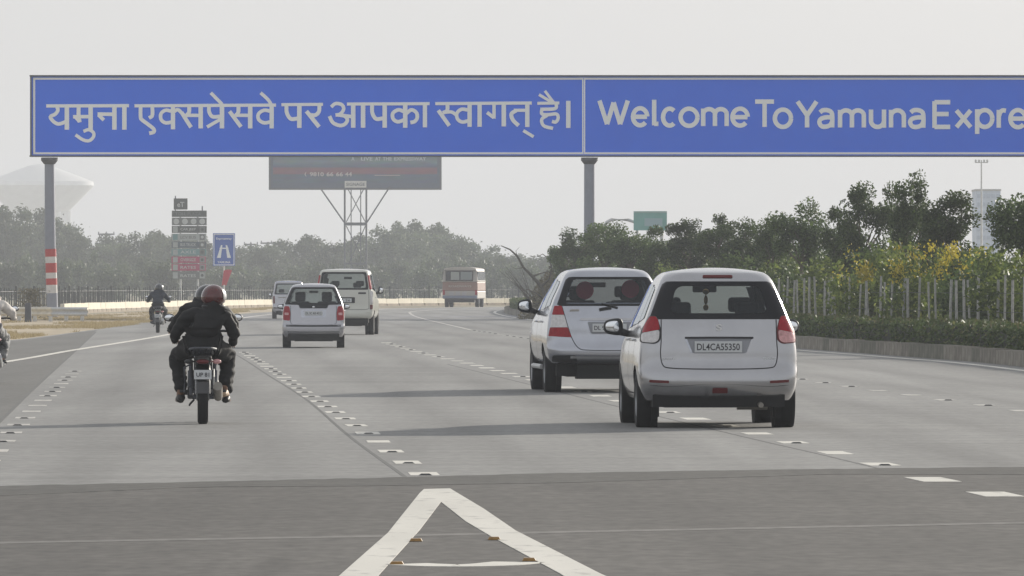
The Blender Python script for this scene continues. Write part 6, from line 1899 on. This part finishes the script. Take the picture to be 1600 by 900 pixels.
# far tree line
FT = []
for i in range(5):
    c, ends = crown_mesh(140 + i, 8.0, 3.1, 1.2, 34, 5200, .21, clr=(.24, .40), m=M['leaffar'], extra=40)
    FT.append((c, trunk_mesh(i + 30, ends, 2.2, .17)))
sky_l = [(-80, 332), (0, 331), (40, 332), (75, 345), (105, 350), (130, 372), (170, 378), (225, 370), (290, 370), (350, 384), (400, 388), (435, 378), (480, 376), (520, 380), (565, 372), (600, 362), (640, 351), (680, 356), (720, 372), (755, 388), (790, 398), (830, 404), (880, 404), (1000, 400), (1200, 398), (1700, 396)]
def skyh(px):
    for i in range(len(sky_l) - 1):
        a, b = sky_l[i], sky_l[i + 1]
        if a[0] <= px <= b[0]: return a[1] + (b[1] - a[1]) * (px - a[0]) / (b[0] - a[0])
    return 400
px = -70; i = 0; rf = random.Random(9)
far_list = []
while px < 1640:
    Y = (1000, 1080, 1040, 1130)[i % 4] + rf.uniform(-12, 12)
    far_list.append((px, skyh(px) + rf.uniform(-5, 9), rf.uniform(62, 92), Y)); px += rf.uniform(19, 29) if px < 900 else rf.uniform(50, 70); i += 1
for (px, tp_, w) in ((10, 330, 90), (55, 331, 80), (115, 352, 60), (640, 350, 95), (675, 354, 80), (610, 362, 70), (238, 366, 66), (292, 367, 66), (475, 372, 70)):
    far_list.append((px, tp_, w, 1060 + rf.uniform(-10, 10)))
frank = []; brank = []
for i, (px, tp_, w, Y) in enumerate(far_list):
    k = Y / F; h = CAMH + (HOR - tp_) * k
    t = empty('tree', ((px - 800) * k, Y, 0), rf.uniform(0, 6))
    frank.append((t, px))
    where = 'left of the stacked rate board' if px < 265 else ('between the rate board and the billboard tower' if px < 540 else ('behind the billboard tower and the off-roader' if px < 640 else ('between the billboard tower and the bus' if px < 700 else 'right of the bus')))
    tag(t, 'hazy blue green tree in the distant tree line ' + where, 'tree', 'distant trees beyond the bend')
    c, tr = FT[i % 5]; a = link('crown', c, t); b = link('trunk', tr, t); s = h / 8.05; wv = w * k / 2 / 3.1
    a.scale = b.scale = (wv, wv, s)
# lower scrub in front of them
px = -60; i = 0
FB = []
for q in range(3):
    c, ends = crown_mesh(190 + q, 3.2, 2.2, .0, 24, 2600, .20, clr=(.30, .46), m=M['leaffar'])
    FB.append((c, trunk_mesh(q + 60, ends, .5, .06, max_limb=6)))
while px < 1000:
    Y = (800, 840, 880)[i % 3] + rf.uniform(-6, 6); k = Y / F; tp_ = 412 + rf.uniform(-12, 12); h = CAMH + (HOR - tp_) * k
    t = empty('shrub', ((px - 800) * k, Y + (25 if px > 260 else 0), 0), rf.uniform(0, 6))
    brank.append((t, px))
    where = 'left of the rate board' if px < 265 else ('between the rate board and the billboard tower' if px < 540 else 'right of the billboard tower')
    tag(t, 'hazy low scrub bush behind the vertical bar fence ' + where, 'shrub', 'distant scrub behind the bar fence')
    c, tr = FB[i % 3]; a = link('foliage', c, t); b = link('stem', tr, t); ww = rf.uniform(.75, 1.05)
    a.scale = b.scale = (ww, ww, h / 3.3); px += rf.uniform(22, 32); i += 1
rank_label(frank, 'hazy blue green tree in the distant tree line, %s from the left')
rank_label(brank, 'hazy low scrub bush behind the vertical bar fence, %s from the left')
# brown shrub near the crash barrier
q = A(47, 490, 338); t = empty('shrub', (q.x, q.y, 0)); tag(t, 'small brown dusty bush between the left gantry pole and the picture edge', 'shrub')
a = link('foliage', MB().add(*(lambda r: ((lambda vs, fs: ([leaf_quad(vs, fs, Vector((r.gauss(0, .28), r.gauss(0, .28), r.uniform(.1, 1.4))), .05, r) for _ in range(1500)], (vs, fs))[1])([], [])))(random.Random(4))).mesh('foliage', M['dryleaf']), t)
b = link('stem', SH[0][1], t); b.scale = (.5, .5, .6)
# thin shoot on the spreading tree
# dry grass tufts on the verge
vs = []; fs = []; rnd = random.Random(21)
va = vt; vbb = vb
for i in range(16000):
    px = rnd.uniform(-40, 430); u = rnd.random()
    yt = 497 - max(0, px) * .037; yb_ = 533 - max(0, px) * .118
    if yb_ <= yt: continue
    p = G(px, yt + (yb_ - yt) * u)
    if mn.noise(Vector((p.x * .35, p.y * .06, 0))) < -.02: continue
    h = rnd.uniform(.03, .13)
    for q in range(3):
        c = p + Vector((rnd.uniform(-.06, .06), rnd.uniform(-.1, .1), 0)); n0 = len(vs)
        vs += [c + V(-.010, 0, 0), c + V(.010, 0, 0), c + V(rnd.uniform(-.06, .06), rnd.uniform(-.04, .04), h)]; fs.append((n0, n0 + 1, n0 + 2))
o = MB().add(vs, fs).build('dry_grass', leafmat('straw', (.28, .22, .12), (.50, .42, .25)))
tag(o, 'short dry straw coloured grass on the sandy verge', 'grass', kind='stuff')
